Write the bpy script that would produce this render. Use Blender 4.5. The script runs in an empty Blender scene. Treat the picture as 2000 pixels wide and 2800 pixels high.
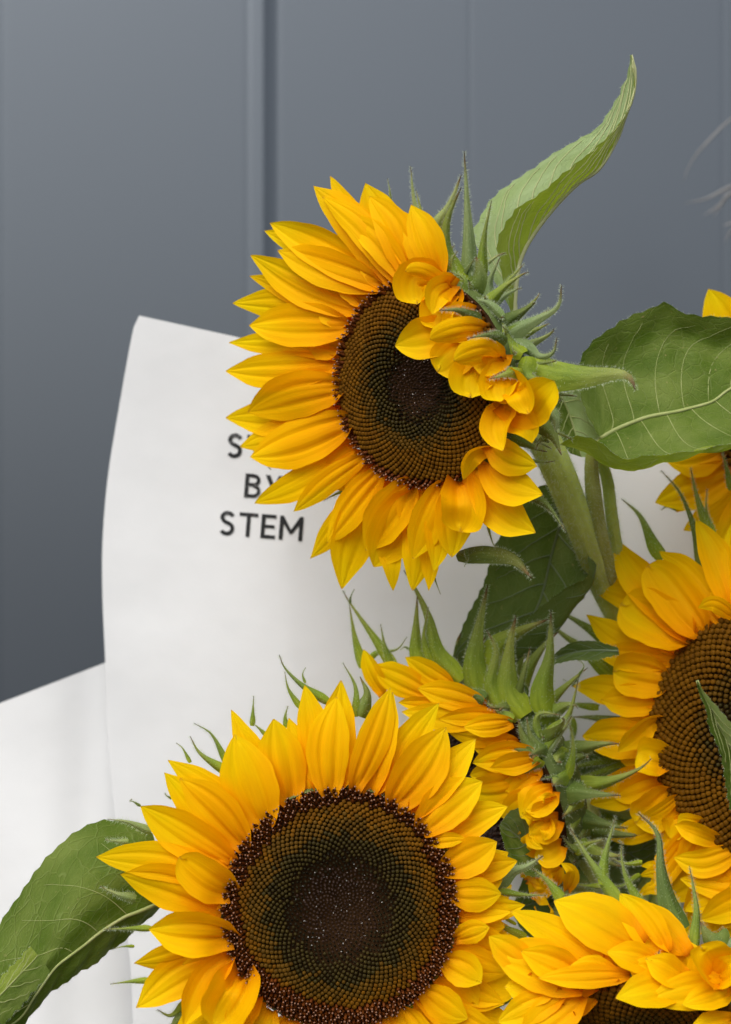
import bpy, math, random
import numpy as np
from mathutils import Vector, Matrix

random.seed(7)
rng = np.random.default_rng(7)
SC = bpy.context.scene
COL = SC.collection
R_ = math.radians

# ------------------------------------------------------------------ camera
D = 0.70          # camera to the plane of the flowers, metres
H = 1.25          # camera height above the pavement
S = 0.30 / 2000   # metres per photo unit on the plane of the flowers
cam_d = bpy.data.cameras.new('camera')
cam = bpy.data.objects.new('camera', cam_d); COL.objects.link(cam)
cam.location = (0, -D, H); cam.rotation_euler = (R_(90), 0, 0)
cam_d.sensor_fit = 'VERTICAL'; cam_d.sensor_height = 36; cam_d.sensor_width = 36
cam_d.lens = 60.0
cam_d.clip_start = 0.01; cam_d.clip_end = 500
cam_d.dof.use_dof = True; cam_d.dof.focus_distance = D - 0.005; cam_d.dof.aperture_fstop = 9.5
SC.camera = cam

# ------------------------------------------------------------------ light
SUN_AZ, SUN_EL = R_(212), R_(52)
w = bpy.data.worlds.new('World'); SC.world = w; w.use_nodes = True
nt = w.node_tree; nt.nodes.clear()
sky = nt.nodes.new('ShaderNodeTexSky'); sky.sky_type = 'NISHITA'; sky.sun_disc = False
sky.sun_elevation = SUN_EL; sky.sun_rotation = SUN_AZ
sky.air_density = 1.0; sky.dust_density = 4.0; sky.ozone_density = 1.0
hs = nt.nodes.new('ShaderNodeHueSaturation'); hs.inputs['Saturation'].default_value = 0.34
bg = nt.nodes.new('ShaderNodeBackground'); bg.inputs['Strength'].default_value = 0.12
wo = nt.nodes.new('ShaderNodeOutputWorld')
nt.links.new(sky.outputs[0], hs.inputs['Color']); nt.links.new(hs.outputs[0], bg.inputs['Color'])
nt.links.new(bg.outputs[0], wo.inputs['Surface'])
sun_d = bpy.data.lights.new('sun', 'SUN'); sun_d.energy = 1.5; sun_d.angle = R_(58); sun_d.color = (1.0, 0.965, 0.91)
sun = bpy.data.objects.new('sun', sun_d); COL.objects.link(sun)
sdir = Vector((math.sin(SUN_AZ) * math.cos(SUN_EL), math.cos(SUN_AZ) * math.cos(SUN_EL), math.sin(SUN_EL)))
sun.rotation_euler = sdir.to_track_quat('Z', 'Y').to_euler(); sun.location = sdir * 5
SC.view_settings.view_transform = 'Standard'; SC.view_settings.look = 'None'
SC.view_settings.exposure = 0.42; SC.view_settings.gamma = 1.0
SC.render.engine = 'CYCLES'
SC.cycles.use_denoising = True
SC.cycles.max_bounces = 8; SC.cycles.diffuse_bounces = 4; SC.cycles.transmission_bounces = 4; SC.cycles.glossy_bounces = 2
SC.cycles.caustics_reflective = False; SC.cycles.caustics_refractive = False

# ------------------------------------------------------------------ helpers
CAM = np.array([0.0, -D, H])
def at(px, py, y):
    """point at depth y behind the flower plane, from photo units"""
    k = (D + y) / D
    return np.array([(px - 1000) * S * k, y, H + (1400 - py) * S * k])
def unit(v):
    v = np.asarray(v, float); return v / max(np.linalg.norm(v), 1e-12)
def curve(pts, n):
    """Catmull-Rom through pts, n samples even in length"""
    P = np.array(pts, float)
    if len(P) == 2:
        t = np.linspace(0, 1, n)[:, None]; return P[0] * (1 - t) + P[1] * t
    E = np.vstack([2 * P[0] - P[1], P, 2 * P[-1] - P[-2]])
    out = []
    for i in range(1, len(E) - 2):
        a, b, c, d = E[i - 1], E[i], E[i + 1], E[i + 2]
        t = np.linspace(0, 1, 12, endpoint=False)[:, None]
        out.append(0.5 * (2 * b + (c - a) * t + (2 * a - 5 * b + 4 * c - d) * t**2 + (3 * b - a - 3 * c + d) * t**3))
    out = np.vstack(out + [P[-1:]])
    L = np.concatenate([[0], np.cumsum(np.linalg.norm(np.diff(out, axis=0), axis=1))])
    q = np.linspace(0, L[-1], n)
    return np.stack([np.interp(q, L, out[:, k]) for k in range(out.shape[1])], 1)
def smooth_table(tab, v):
    xs, ys = zip(*tab)
    f = np.linspace(0, 1, 201); y = np.interp(f, xs, ys)
    for _ in range(3):
        y[1:-1] = (y[:-2] + 2 * y[1:-1] + y[2:]) / 4
    k = np.ones(9) / 9
    yy = np.convolve(np.pad(y, 4, mode='edge'), k, 'valid'); yy[-4:] = y[-4:]
    return np.interp(v, f, yy)

class MB:
    """collects geometry for one mesh"""
    def __init__(s): s.v = []; s.f = []; s.uv = []; s.mi = []; s.n = 0
    def add(s, V, F, UV=None, mi=0):
        V = np.asarray(V, float); s.v.append(V)
        UV = np.zeros((len(V), 2)) if UV is None else np.asarray(UV, float)
        for f in F:
            s.f.append([i + s.n for i in f]); s.mi.append(mi)
        s.uv.append(UV); s.n += len(V)
    def grid(s, G, UV=None, mi=0):
        a, b = G.shape[:2]
        if UV is None:
            uu, vv = np.meshgrid(np.linspace(0, 1, b), np.linspace(0, 1, a)); UV = np.stack([uu, vv], 2)
        F = [(i * b + j, i * b + j + 1, (i + 1) * b + j + 1, (i + 1) * b + j) for i in range(a - 1) for j in range(b - 1)]
        s.add(G.reshape(-1, 3), F, UV.reshape(-1, 2), mi)
    def tube(s, P, rad, seg=8, mi=0, cap=True):
        P = np.asarray(P, float); n = len(P); rad = np.broadcast_to(np.asarray(rad, float), (n,))
        T = np.gradient(P, axis=0); up = np.array([0.31, -0.9, 0.22])
        V = []; UV = []
        for i in range(n):
            t = unit(T[i]); a = unit(np.cross(t, up)); b = np.cross(t, a)
            for k in range(seg):
                th = 2 * math.pi * k / seg
                V.append(P[i] + rad[i] * (math.cos(th) * a + math.sin(th) * b)); UV.append((k / seg, i / (n - 1)))
        F = [(i * seg + k, i * seg + (k + 1) % seg, (i + 1) * seg + (k + 1) % seg, (i + 1) * seg + k) for i in range(n - 1) for k in range(seg)]
        if cap:
            F.append(tuple(range(seg))[::-1]); F.append(tuple((n - 1) * seg + k for k in range(seg)))
        s.add(V, F, UV, mi)
    def hairs(s, pts, dirs, length, width=0.000085, mi=1):
        V = []; F = []
        for p, d in zip(pts, dirs):
            d = unit(np.asarray(d) + rng.normal(0, .28, 3)); L = length * rng.uniform(.5, 1.25)
            q = unit(np.cross(d, (0.1, 1, 0.15))) * width * .5
            bend = rng.normal(0, .22, 3) * L
            k = len(V); V += [p - q, p + q, p + d * L * .6 + bend * .3 + q * .6, p + d * L * .6 + bend * .3 - q * .6, p + d * L + bend]
            F += [(k, k + 1, k + 2, k + 3), (k + 3, k + 2, k + 4)]
        if V: s.add(V, F, None, mi)
    def build(s, name, mats, parent=None, smooth=True):
        V = np.vstack(s.v)
        if parent is not None:
            V = V - np.array(world_loc(parent))
        me = bpy.data.meshes.new(name)
        me.from_pydata(V.tolist(), [], s.f)
        UV = np.vstack(s.uv)
        lay = me.uv_layers.new(name='UVMap')
        idx = np.zeros(len(me.loops), dtype=np.int32); me.loops.foreach_get('vertex_index', idx)
        lay.data.foreach_set('uv', UV[idx].astype(np.float32).ravel())
        if not isinstance(mats, (list, tuple)): mats = [mats]
        for m in mats: me.materials.append(m)
        me.polygons.foreach_set('material_index', np.array(s.mi, dtype=np.int32))
        me.polygons.foreach_set('use_smooth', np.full(len(s.f), smooth))
        me.update()
        o = bpy.data.objects.new(name, me); COL.objects.link(o)
        if parent is not None: o.parent = parent
        return o
def world_loc(o):
    p = np.zeros(3)
    while o is not None: p = p + np.array(o.location); o = o.parent
    return p
def tag(o, label=None, cat=None, group=None, kind=None):
    if label: o['label'] = label
    if cat: o['category'] = cat
    if group: o['group'] = group
    if kind: o['kind'] = kind
    return o
def empty(name, loc):
    o = bpy.data.objects.new(name, None); COL.objects.link(o); o.location = loc
    o.empty_display_size = .01
    return o

# ------------------------------------------------------------------ materials
def new_mat(name):
    m = bpy.data.materials.new(name); m.use_nodes = True
    t = m.node_tree; t.nodes.clear()
    out = t.nodes.new('ShaderNodeOutputMaterial')
    return m, t, out
def N(t, typ, **kw):
    n = t.nodes.new(typ)
    for k, v in kw.items():
        if k in n.inputs: n.inputs[k].default_value = v
        else: setattr(n, k, v)
    return n
def ramp(t, stops, src, interp='LINEAR'):
    r = t.nodes.new('ShaderNodeValToRGB'); r.color_ramp.interpolation = interp
    e = r.color_ramp.elements
    while len(e) < len(stops): e.new(0.5)
    for k, (p, c) in enumerate(stops):
        e[k].position = p; e[k].color = (*c, 1) if len(c) == 3 else c
    t.links.new(src, r.inputs[0]); return r.outputs[0]
def mixc(t, fac, a, b, mode='MIX'):
    m = t.nodes.new('ShaderNodeMix'); m.data_type = 'RGBA'; m.blend_type = mode
    for sock, val in ((m.inputs[0], fac), (m.inputs[6], a), (m.inputs[7], b)):
        if hasattr(val, 'links'): t.links.new(val, sock)
        elif isinstance(val, (int, float)): sock.default_value = val
        else: sock.default_value = (*val, 1)
    return m.outputs[2]
def math_(t, op, a, b=None):
    m = t.nodes.new('ShaderNodeMath'); m.operation = op
    for sock, val in zip(m.inputs, (a, b)):
        if val is None: continue
        if hasattr(val, 'links'): t.links.new(val, sock)
        else: sock.default_value = val
    return m.outputs[0]
def uvn(t, su, sv, rnd=True):
    tc = t.nodes.new('ShaderNodeTexCoord'); mp = t.nodes.new('ShaderNodeMapping')
    mp.inputs['Scale'].default_value = (su, sv, 1)
    t.links.new(tc.outputs['UV'], mp.inputs[0])
    if rnd:
        oi = t.nodes.new('ShaderNodeObjectInfo')
        cx = t.nodes.new('ShaderNodeCombineXYZ'); t.links.new(math_(t, 'MULTIPLY', oi.outputs['Random'], 37.0), cx.inputs[2])
        t.links.new(math_(t, 'MULTIPLY', oi.outputs['Random'], 11.0), cx.inputs[0])
        t.links.new(cx.outputs[0], mp.inputs['Location'])
    return mp.outputs[0], tc
def thin(t, out, col, rough, trans, transcol=None, spec=.3, bump=None):
    p = N(t, 'ShaderNodeBsdfPrincipled', Roughness=rough); p.inputs['Specular IOR Level'].default_value = spec
    tr = N(t, 'ShaderNodeBsdfTranslucent'); mx = N(t, 'ShaderNodeMixShader'); mx.inputs[0].default_value = trans
    if hasattr(col, 'links'): t.links.new(col, p.inputs['Base Color'])
    else: p.inputs['Base Color'].default_value = (*col, 1)
    tc = transcol if transcol is not None else col
    if hasattr(tc, 'links'): t.links.new(tc, tr.inputs[0])
    else: tr.inputs[0].default_value = (*tc, 1)
    if bump is not None:
        t.links.new(bump, p.inputs['Normal']); t.links.new(bump, tr.inputs['Normal'])
    t.links.new(p.outputs[0], mx.inputs[1]); t.links.new(tr.outputs[0], mx.inputs[2]); t.links.new(mx.outputs[0], out.inputs[0])
    return p
def bumpn(t, h, strength, dist):
    b = N(t, 'ShaderNodeBump'); b.inputs['Strength'].default_value = strength; b.inputs['Distance'].default_value = dist
    t.links.new(h, b.inputs['Height']); return b.outputs[0]

def petal_material():
    m, t, out = new_mat('petal_yellow')
    vec, tc = uvn(t, 16, 1.1)
    sep = t.nodes.new('ShaderNodeSeparateXYZ'); t.links.new(tc.outputs['UV'], sep.inputs[0])
    base = ramp(t, [(0.0, (.50, .15, .002)), (.07, (.86, .34, .001)), (.32, (.97, .51, .0010)), (.7, (.98, .605, .0014)), (.975, (.98, .68, .004)), (1, (.70, .40, .03))], sep.outputs[1])
    n1 = N(t, 'ShaderNodeTexNoise', Scale=1.0, Detail=4.0); t.links.new(vec, n1.inputs['Vector'])
    v2, _ = uvn(t, 2.2, 1.6)
    n2 = N(t, 'ShaderNodeTexNoise', Scale=1.3, Detail=2.0); t.links.new(v2, n2.inputs['Vector'])
    k = ramp(t, [(.3, (.86, .80, .7)), (.7, (1.04, 1.05, 1.0))], n1.outputs[0])
    c = mixc(t, .42, base, k, 'MULTIPLY')
    k2 = ramp(t, [(.3, (.97, .88, .8)), (.7, (1.0, 1.06, 1.1))], n2.outputs[0])
    c = mixc(t, .8, c, k2, 'MULTIPLY')
    oi = t.nodes.new('ShaderNodeObjectInfo')
    k3 = ramp(t, [(0, (.98, .91, .85)), (1, (1.0, 1.06, 1.05))], oi.outputs['Random'])
    c = mixc(t, .8, c, k3, 'MULTIPLY')
    vb, _ = uvn(t, 26, .8)
    nb = N(t, 'ShaderNodeTexNoise', Scale=1.0, Detail=3.0); t.links.new(vb, nb.inputs['Vector'])
    thin(t, out, c, .55, .38, mixc(t, 1.0, c, (1.0, .92, .6), 'MULTIPLY'), .04, bumpn(t, nb.outputs[0], .22, .0006))
    return m
def green_material(name, c_base, c_mid, c_tip, trans=.2, brown_from=.93):
    m, t, out = new_mat(name)
    vec, tc = uvn(t, 6, 3)
    sep = t.nodes.new('ShaderNodeSeparateXYZ'); t.links.new(tc.outputs['UV'], sep.inputs[0])
    base = ramp(t, [(0, c_base), (.35, c_mid), (brown_from - .12, c_tip), (brown_from, (.20, .13, .06)), (1, (.05, .03, .02))], sep.outputs[1])
    n1 = N(t, 'ShaderNodeTexNoise', Scale=1.4, Detail=4.0); t.links.new(vec, n1.inputs['Vector'])
    k = ramp(t, [(.3, (.7, .75, .6)), (.7, (1.2, 1.15, 1.2))], n1.outputs[0])
    c = mixc(t, .8, base, k, 'MULTIPLY')
    oi = t.nodes.new('ShaderNodeObjectInfo')
    c = mixc(t, .8, c, ramp(t, [(0, (.8, .86, .9)), (1, (1.2, 1.12, .95))], oi.outputs['Random']), 'MULTIPLY')
    vb, _ = uvn(t, 14, 30)
    nb = N(t, 'ShaderNodeTexNoise', Scale=1.0, Detail=2.0); t.links.new(vb, nb.inputs['Vector'])
    thin(t, out, c, .6, trans, mixc(t, 1, c, (1.1, 1.1, .5), 'MULTIPLY'), .25, bumpn(t, nb.outputs[0], .4, .0005))
    return m
def leaf_material(name, dark, light, vein, trans=.2, vein_w=.05, rough=.5):
    """blade colour with a fine net of paler veins; u runs from margin to margin, v from base to tip"""
    m, t, out = new_mat(name)
    vec, tc = uvn(t, 5, 9)
    nz = N(t, 'ShaderNodeTexNoise', Scale=2.0, Detail=2.0); t.links.new(vec, nz.inputs['Vector'])
    wv = mixc(t, .10, vec, nz.outputs['Color'], 'LINEAR_LIGHT')
    vo = N(t, 'ShaderNodeTexVoronoi', Scale=1.7); vo.feature = 'DISTANCE_TO_EDGE'; t.links.new(wv, vo.inputs['Vector'])
    vo2 = N(t, 'ShaderNodeTexVoronoi', Scale=6.0); vo2.feature = 'DISTANCE_TO_EDGE'; t.links.new(wv, vo2.inputs['Vector'])
    l1 = ramp(t, [(0, (1, 1, 1)), (vein_w, (0, 0, 0))], vo.outputs['Distance'])
    l2 = ramp(t, [(0, (.45, .45, .45)), (.09, (0, 0, 0))], vo2.outputs['Distance'])
    v3, _ = uvn(t, 2.5, 3)
    n2 = N(t, 'ShaderNodeTexNoise', Scale=1.5, Detail=5.0); t.links.new(v3, n2.inputs['Vector'])
    c = mixc(t, ramp(t, [(.35, (0, 0, 0)), (.65, (1, 1, 1))], n2.outputs[0]), dark, light)
    ln = math_(t, 'MAXIMUM', l1, l2)
    c2 = mixc(t, math_(t, 'MULTIPLY', ln, .20), c, vein)
    sp = N(t, 'ShaderNodeTexNoise', Scale=5.5, Detail=3.0); t.links.new(vec, sp.inputs['Vector'])
    c2 = mixc(t, ramp(t, [(.70, (0, 0, 0)), (.76, (.75, .75, .75))], sp.outputs[0]), c2, (.36, .30, .12))
    nb = N(t, 'ShaderNodeTexNoise', Scale=26.0, Detail=2.0); t.links.new(vec, nb.inputs['Vector'])
    hgt = math_(t, 'ADD', math_(t, 'MULTIPLY', ln, -.8), math_(t, 'MULTIPLY', nb.outputs[0], .35))
    thin(t, out, c2, rough, trans, mixc(t, 1, c, (1.25, 1.25, .5), 'MULTIPLY'), .14, bumpn(t, hgt, .5, .0006))
    return m
def plain(name, col, rough=.5, spec=.3, noise=None, bump=None, trans=0):
    m, t, out = new_mat(name)
    tc = t.nodes.new('ShaderNodeTexCoord')
    c = col
    if noise:
        n = N(t, 'ShaderNodeTexNoise', Scale=noise[0], Detail=4.0); t.links.new(tc.outputs['Object'], n.inputs['Vector'])
        c = mixc(t, ramp(t, [(.35, (0, 0, 0)), (.65, (1, 1, 1))], n.outputs[0]), col, noise[1])
    b = None
    if bump:
        nb = N(t, 'ShaderNodeTexNoise', Scale=bump[0], Detail=3.0); t.links.new(tc.outputs['Object'], nb.inputs['Vector'])
        b = bumpn(t, nb.outputs[0], bump[1], bump[2])
    thin(t, out, c, rough, trans, None, spec, b)
    return m

M = {}
M['petal'] = petal_material()
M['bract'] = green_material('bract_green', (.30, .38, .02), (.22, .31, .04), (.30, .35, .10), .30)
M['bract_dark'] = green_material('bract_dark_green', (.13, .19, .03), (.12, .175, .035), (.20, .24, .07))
M['bract_pale'] = green_material('bract_pale_green', (.22, .30, .09), (.26, .34, .14), (.36, .42, .19), .28)
M['hair'] = plain('plant_hair', (.62, .70, .50), .5, .2, trans=.4)
M['leaf'] = leaf_material('leaf_green', (.076, .132, .008), (.150, .208, .036), (.32, .37, .14))
M['leaf_deep'] = leaf_material('leaf_deep_green', (.095, .15, .030), (.14, .20, .055), (.24, .30, .13))
M['leaf_pale'] = leaf_material('leaf_pale_green', (.33, .45, .18), (.40, .52, .26), (.50, .60, .36), .35, .03)
M['leaf_under'] = leaf_material('leaf_underside', (.25, .33, .04), (.32, .40, .07), (.62, .66, .30), .45, .07)
M['vein'] = plain('vein_pale', (.38, .41, .17), .5, .2, (180, (.29, .34, .11)))
M['vein_light'] = plain('vein_light', (.68, .70, .38), .5, .2, trans=.4)
M['vein_dark'] = plain('vein_grey_green', (.15, .20, .10), .5, .3)
M['stem'] = plain('stem_green', (.66, .76, .20), .6, .10, (90, (.54, .62, .14)), (420, .6, .0006), .3)
M['stem_dark'] = plain('stem_olive', (.34, .36, .08), .6, .12, (60, (.46, .50, .15)), (500, .3, .0004), .2)
M['receptacle'] = plain('receptacle_green', (.065, .095, .022), .6, .15, (160, (.12, .16, .045)), (400, .4, .0005))
M['bud'] = plain('floret_bud_ochre', (.094, .037, .002), .55, .05, (300, (.145, .060, .003)))
M['bud_olive'] = plain('floret_bud_brown', (.060, .029, .002), .55, .08, (300, (.10, .048, .004)))
M['bud_mid'] = plain('floret_bud_olive', (.024, .017, .003), .5, .12, (300, (.044, .030, .004)))
M['bud_in'] = plain('floret_centre_dark', (.009, .007, .003), .5, .15, (250, (.022, .018, .006)))
M['bud_core'] = plain('floret_core_umber', (.028, .014, .010), .5, .2, (250, (.055, .032, .022)))
M['floret'] = plain('open_floret_maroon', (.075, .016, .002), .5, .2, (300, (.15, .040, .004)))
M['stigma'] = plain('floret_tip_pink', (.30, .155, .095), .4, .3)
M['disc_base'] = plain('disc_ground_dark', (.040, .018, .005), .8, .1)
M['grain'] = plain('pale_specks', (.75, .72, .68), .2, .6)
def paper_material(name, col):
    m, t, out = new_mat(name)
    tc = t.nodes.new('ShaderNodeTexCoord')
    n = N(t, 'ShaderNodeTexNoise', Scale=18.0, Detail=6.0); t.links.new(tc.outputs['Object'], n.inputs['Vector'])
    c = mixc(t, ramp(t, [(.35, (0, 0, 0)), (.65, (1, 1, 1))], n.outputs[0]), tuple(x * .96 for x in col), col)
    nb = N(t, 'ShaderNodeTexNoise', Scale=900.0, Detail=2.0); t.links.new(tc.outputs['Object'], nb.inputs['Vector'])
    n3 = N(t, 'ShaderNodeTexNoise', Scale=10.0, Detail=4.0); t.links.new(tc.outputs['Object'], n3.inputs['Vector'])
    b = bumpn(t, nb.outputs[0], .25, .0002)
    b2 = N(t, 'ShaderNodeBump'); b2.inputs['Strength'].default_value = .45; b2.inputs['Distance'].default_value = .006
    t.links.new(n3.outputs[0], b2.inputs['Height']); t.links.new(b, b2.inputs['Normal'])
    thin(t, out, c, .42, .12, None, .35, b2.outputs[0])
    return m
M['paper'] = paper_material('paper_white', (.755, .765, .77))
M['ink'] = None
def ink_material():
    m, t, out = new_mat('ink_black')
    tc = t.nodes.new('ShaderNodeTexCoord')
    n = N(t, 'ShaderNodeTexNoise', Scale=420.0, Detail=6.0); t.links.new(tc.outputs['Object'], n.inputs['Vector'])
    n2 = N(t, 'ShaderNodeTexNoise', Scale=60.0, Detail=2.0); t.links.new(tc.outputs['Object'], n2.inputs['Vector'])
    f = math_(t, 'ADD', math_(t, 'MULTIPLY', n.outputs[0], .7), math_(t, 'MULTIPLY', n2.outputs[0], .5))
    c = ramp(t, [(.68, (.018, .019, .02)), (.76, (.16, .16, .16))], f)
    thin(t, out, c, .6, 0, None, .2)
    return m
M['ink'] = ink_material()
def wall_material():
    m, t, out = new_mat('wall_slate_paint')
    tc = t.nodes.new('ShaderNodeTexCoord')
    n = N(t, 'ShaderNodeTexNoise', Scale=3.0, Detail=5.0); t.links.new(tc.outputs['Object'], n.inputs['Vector'])
    c = mixc(t, n.outputs[0], (.037, .044, .055), (.043, .051, .062))
    nb = N(t, 'ShaderNodeTexNoise', Scale=260.0, Detail=2.0); t.links.new(tc.outputs['Object'], nb.inputs['Vector'])
    p_ = thin(t, out, c, .30, 0, None, 1.0, bumpn(t, nb.outputs[0], .06, .0004))
    p_.inputs['IOR'].default_value = 1.75; p_.inputs['Specular Tint'].default_value = (.82, .91, 1.0, 1)
    return m
M['wall'] = wall_material()
M['pavement'] = plain('pavement_grey', (.055, .055, .054), .9, .1, (2.0, (.08, .079, .077)), (60, .4, .004))
M['wisp'] = plain('wisp_pale', (.33, .325, .32), .6, .2, trans=.3)

# ------------------------------------------------------------------ setting: pavement and panel wall
g = MB(); g.add([(-150, -150, 0), (150, -150, 0), (150, 150, 0), (-150, 150, 0)], [(0, 1, 2, 3)])
tag(g.build('pavement', M['pavement']), kind='structure')

WY = 0.62
wall = empty('panel_wall', (0, WY, 0))
tag(wall, 'slate grey painted panel wall with one raised vertical rib behind the bouquet', 'wall')
def wx(px): return at(px, 0, WY)[0]
def extrude_profile(mb, prof, z0, z1, mi=0):
    n = len(prof)
    V = [(x, y, z0) for x, y in prof] + [(x, y, z1) for x, y in prof]
    F = [(i, i + 1, n + i + 1, n + i) for i in range(n - 1)]
    mb.add(V, F, None, mi)
def panel(x0, x1, rad=.0002):
    m_ = MB(); r = rad * .6
    arc = [(x0 + .00003, WY + .004)] + [(x0 + .00003 + r - r * math.cos(a), WY + r - r * math.sin(a)) for a in np.linspace(0, math.pi / 2, 6)]
    arc += [(x0 + .004, WY), (x1 - .004, WY)]
    arc += [(x1 - .00003 - r + r * math.sin(a), WY + r - r * math.cos(a)) for a in np.linspace(0, math.pi / 2, 6)] + [(x1 - .00003, WY + .004)]
    extrude_profile(m_, arc, 0.0, 3.0)
    return m_.build('wall_panel', M['wall'], wall)
xj = [wx(8) - 2 * (wx(690) - wx(8)), wx(8) - (wx(690) - wx(8)), wx(8), wx(676)]
for a, b in zip(xj[:-1], xj[1:]): panel(a, b)
xr = [wx(762), wx(1285), wx(1978), wx(2660), wx(3340), wx(4000)]
for a, b in zip(xr[:-1], xr[1:]): panel(a, b)
rib = MB(); x0, x1 = wx(676), wx(762); wd = x1 - x0
prof = [(x0 - .0002, WY + .001), (x0 - .0001, WY - .0001), (x0 + .12 * wd, WY - .0002), (x0 + .17 * wd, WY - .0006), (x0 + .46 * wd, WY - .0046), (x0 + .50 * wd, WY - .0050), (x0 + .54 * wd, WY - .0049),
        (x0 + .60 * wd, WY - .0040), (x0 + .90 * wd, WY - .0004), (x0 + .97 * wd, WY - .0001), (x1 + .0001, WY - .0001), (x1 + .0002, WY + .001)]
extrude_profile(rib, prof, 0, 3.0); rb = rib.build('rib', M['wall'], wall); e_ = rb.modifiers.new('edges', 'EDGE_SPLIT'); e_.split_angle = R_(24)
back = MB(); back.add([(xj[0], WY + .03, 0), (xr[-1], WY + .03, 0), (xr[-1], WY + .03, 3), (xj[0], WY + .03, 3),
                       (xj[0], WY + .2, 0), (xr[-1], WY + .2, 0), (xr[-1], WY + .2, 3), (xj[0], WY + .2, 3)],
                      [(0, 1, 2, 3), (5, 4, 7, 6), (3, 2, 6, 7), (0, 3, 7, 4), (1, 5, 6, 2)])
back.build('wall_core', M['wall'], wall, False)

# ------------------------------------------------------------------ paper
def sheet_y(px, py):
    u = (px - 1000) / 700.0; v = (py - 1400) / 1000.0
    y = .139 - .012 * max(u, 0) ** 2 - .004 * v + .05 * max(0, -.30 - u) ** 2 + .02 * max(0, -.30 - u)
    y += .0009 * math.sin(px * .006 + py * .0032) + .0007 * math.sin(py * .007 - px * .004 + 1.0)
    y -= .0022 / (1 + math.exp(-(py - 1750 + .12 * px) / 26)) * math.exp(-((px - 380) / 190) ** 2)
    y -= .0012 * math.exp(-((px - 330 - (py - 1400) * .02) / 90.0) ** 2) * (0.4 + .6 * math.sin(py * .004))
    return y
def sheet2_y(px, py):
    v = (py - 2300) / 500.0
    y = .176 - .020 * v + .010 * ((px - 150) / 250.0) ** 2
    y += .0007 * math.sin(px * .010 + py * .006) + .0005 * math.sin(py * .012 - px * .009 + 2)
    y += .0022 * math.exp(-((px - 240 + (py - 2000) * .05) / 70.0) ** 2)
    return y
def sheet(name, left, right, yfun, n=70, m=80, lift=0):
    L = curve(left, n); Rr = curve(right, n); G = np.zeros((n, m, 3))
    for i in range(n):
        for j in range(m):
            t = (j / (m - 1)); p = L[i] * (1 - t) + Rr[i] * t
            G[i, j] = at(p[0], p[1], yfun(p[0], p[1]))
    mb = MB(); mb.grid(G); o = mb.build(name, M['paper'])
    sm = o.modifiers.new('thickness', 'SOLIDIFY'); sm.thickness = .00014; sm.offset = 1
    es = o.modifiers.new('sharp_edge', 'EDGE_SPLIT'); es.split_angle = R_(40)
    return o
paper = sheet('wrapping_paper',
      [(381, 863), (365, 900), (330, 1090), (296, 1300), (281, 1480), (281, 1640), (288, 1800), (293, 1980), (312, 2200), (340, 2480), (358, 2660), (375, 3000), (420, 3300)],
      [(2150, 1250), (2150, 1290), (2160, 1480), (2170, 1690), (2180, 1870), (2190, 2000), (2190, 2170), (2190, 2250), (2190, 2380), (2190, 2550), (2150, 2700), (2100, 3000), (2050, 3300)], sheet_y)
tag(paper, 'white wrapping paper sheet printed with black capitals, upright behind the sunflowers', 'wrapping paper')
paper2 = sheet('wrapping_paper',
      [(-130, 1973), (-130, 2100), (-130, 2300), (-130, 2500), (-100, 2700), (-20, 3000), (80, 3300)],
      [(520, 1723), (540, 1900), (540, 2100), (540, 2350), (560, 2600), (590, 3000), (620, 3300)], sheet2_y, 60, 50)
tag(paper2, 'blank bright white paper sheet with a slanting top edge at the lower left', 'wrapping paper')

ST = .165
def rect(x0, y0, x1, y1): return [(x0, y0), (x1, y0), (x1, y1), (x0, y1)]
def band(path, wd=ST):
    P = np.array(path, float); T = np.gradient(P, axis=0); T /= np.linalg.norm(T, axis=1)[:, None]
    nrm = np.stack([-T[:, 1], T[:, 0]], 1) * wd / 2; a = P + nrm; b = P - nrm
    return [[tuple(a[k]), tuple(a[k + 1]), tuple(b[k + 1]), tuple(b[k])] for k in range(len(P) - 1)]
def arc(cx, cy, rx, ry, a0, a1, n=14): return [(cx + rx * math.cos(R_(a)), cy + ry * math.sin(R_(a))) for a in np.linspace(a0, a1, n)]
GLYPH = {
 'T': (.77, [rect(0, 1 - ST * .92, .77, 1), rect(.385 - ST / 2, 0, .385 + ST / 2, 1 - ST * .92)]),
 'E': (.61, [rect(0, 0, ST, 1), rect(ST, 1 - ST * .9, .61, 1), rect(ST, .43, .56, .43 + ST * .85), rect(ST, 0, .61, ST * .9)]),
 'M': (.98, [[(0, 0), (ST, 0), (ST, .66), (.44, .26), (.54, .26), (.98 - ST, .66), (.98 - ST, 0), (.98, 0), (.98, 1), (.83, 1), (.49, .44), (.15, 1), (0, 1)]]),
 'B': (.68, [rect(0, 0, ST, 1)] + band([(ST, 1 - ST * .45), (.30, 1 - ST * .45), (.36, 1 - ST * .45)] + arc(.36, .735, .20, .185, 85, -85) + [(.34, .55), (ST, .55)], ST * .9)
            + band([(.36, .50)] + arc(.38, .285, .215, .205, 80, -90) + [(.30, .08), (ST, .08)], ST * .9)),
 'Y': (.76, [[(0, 1), (.285, .42), (.285, 0), (.465, 0), (.465, .42), (.76, 1), (.56, 1), (.375, .60), (.20, 1)]]),
 'S': (.68, band(arc(.345, .735, .225, .195, 22, 200, 18)[:-1] + [(.14, .68), (.19, .61), (.27, .555), (.36, .52), (.45, .48), (.52, .43), (.56, .36)] + arc(.335, .28, .235, .205, 8, -152, 18), ST)),
}
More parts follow.
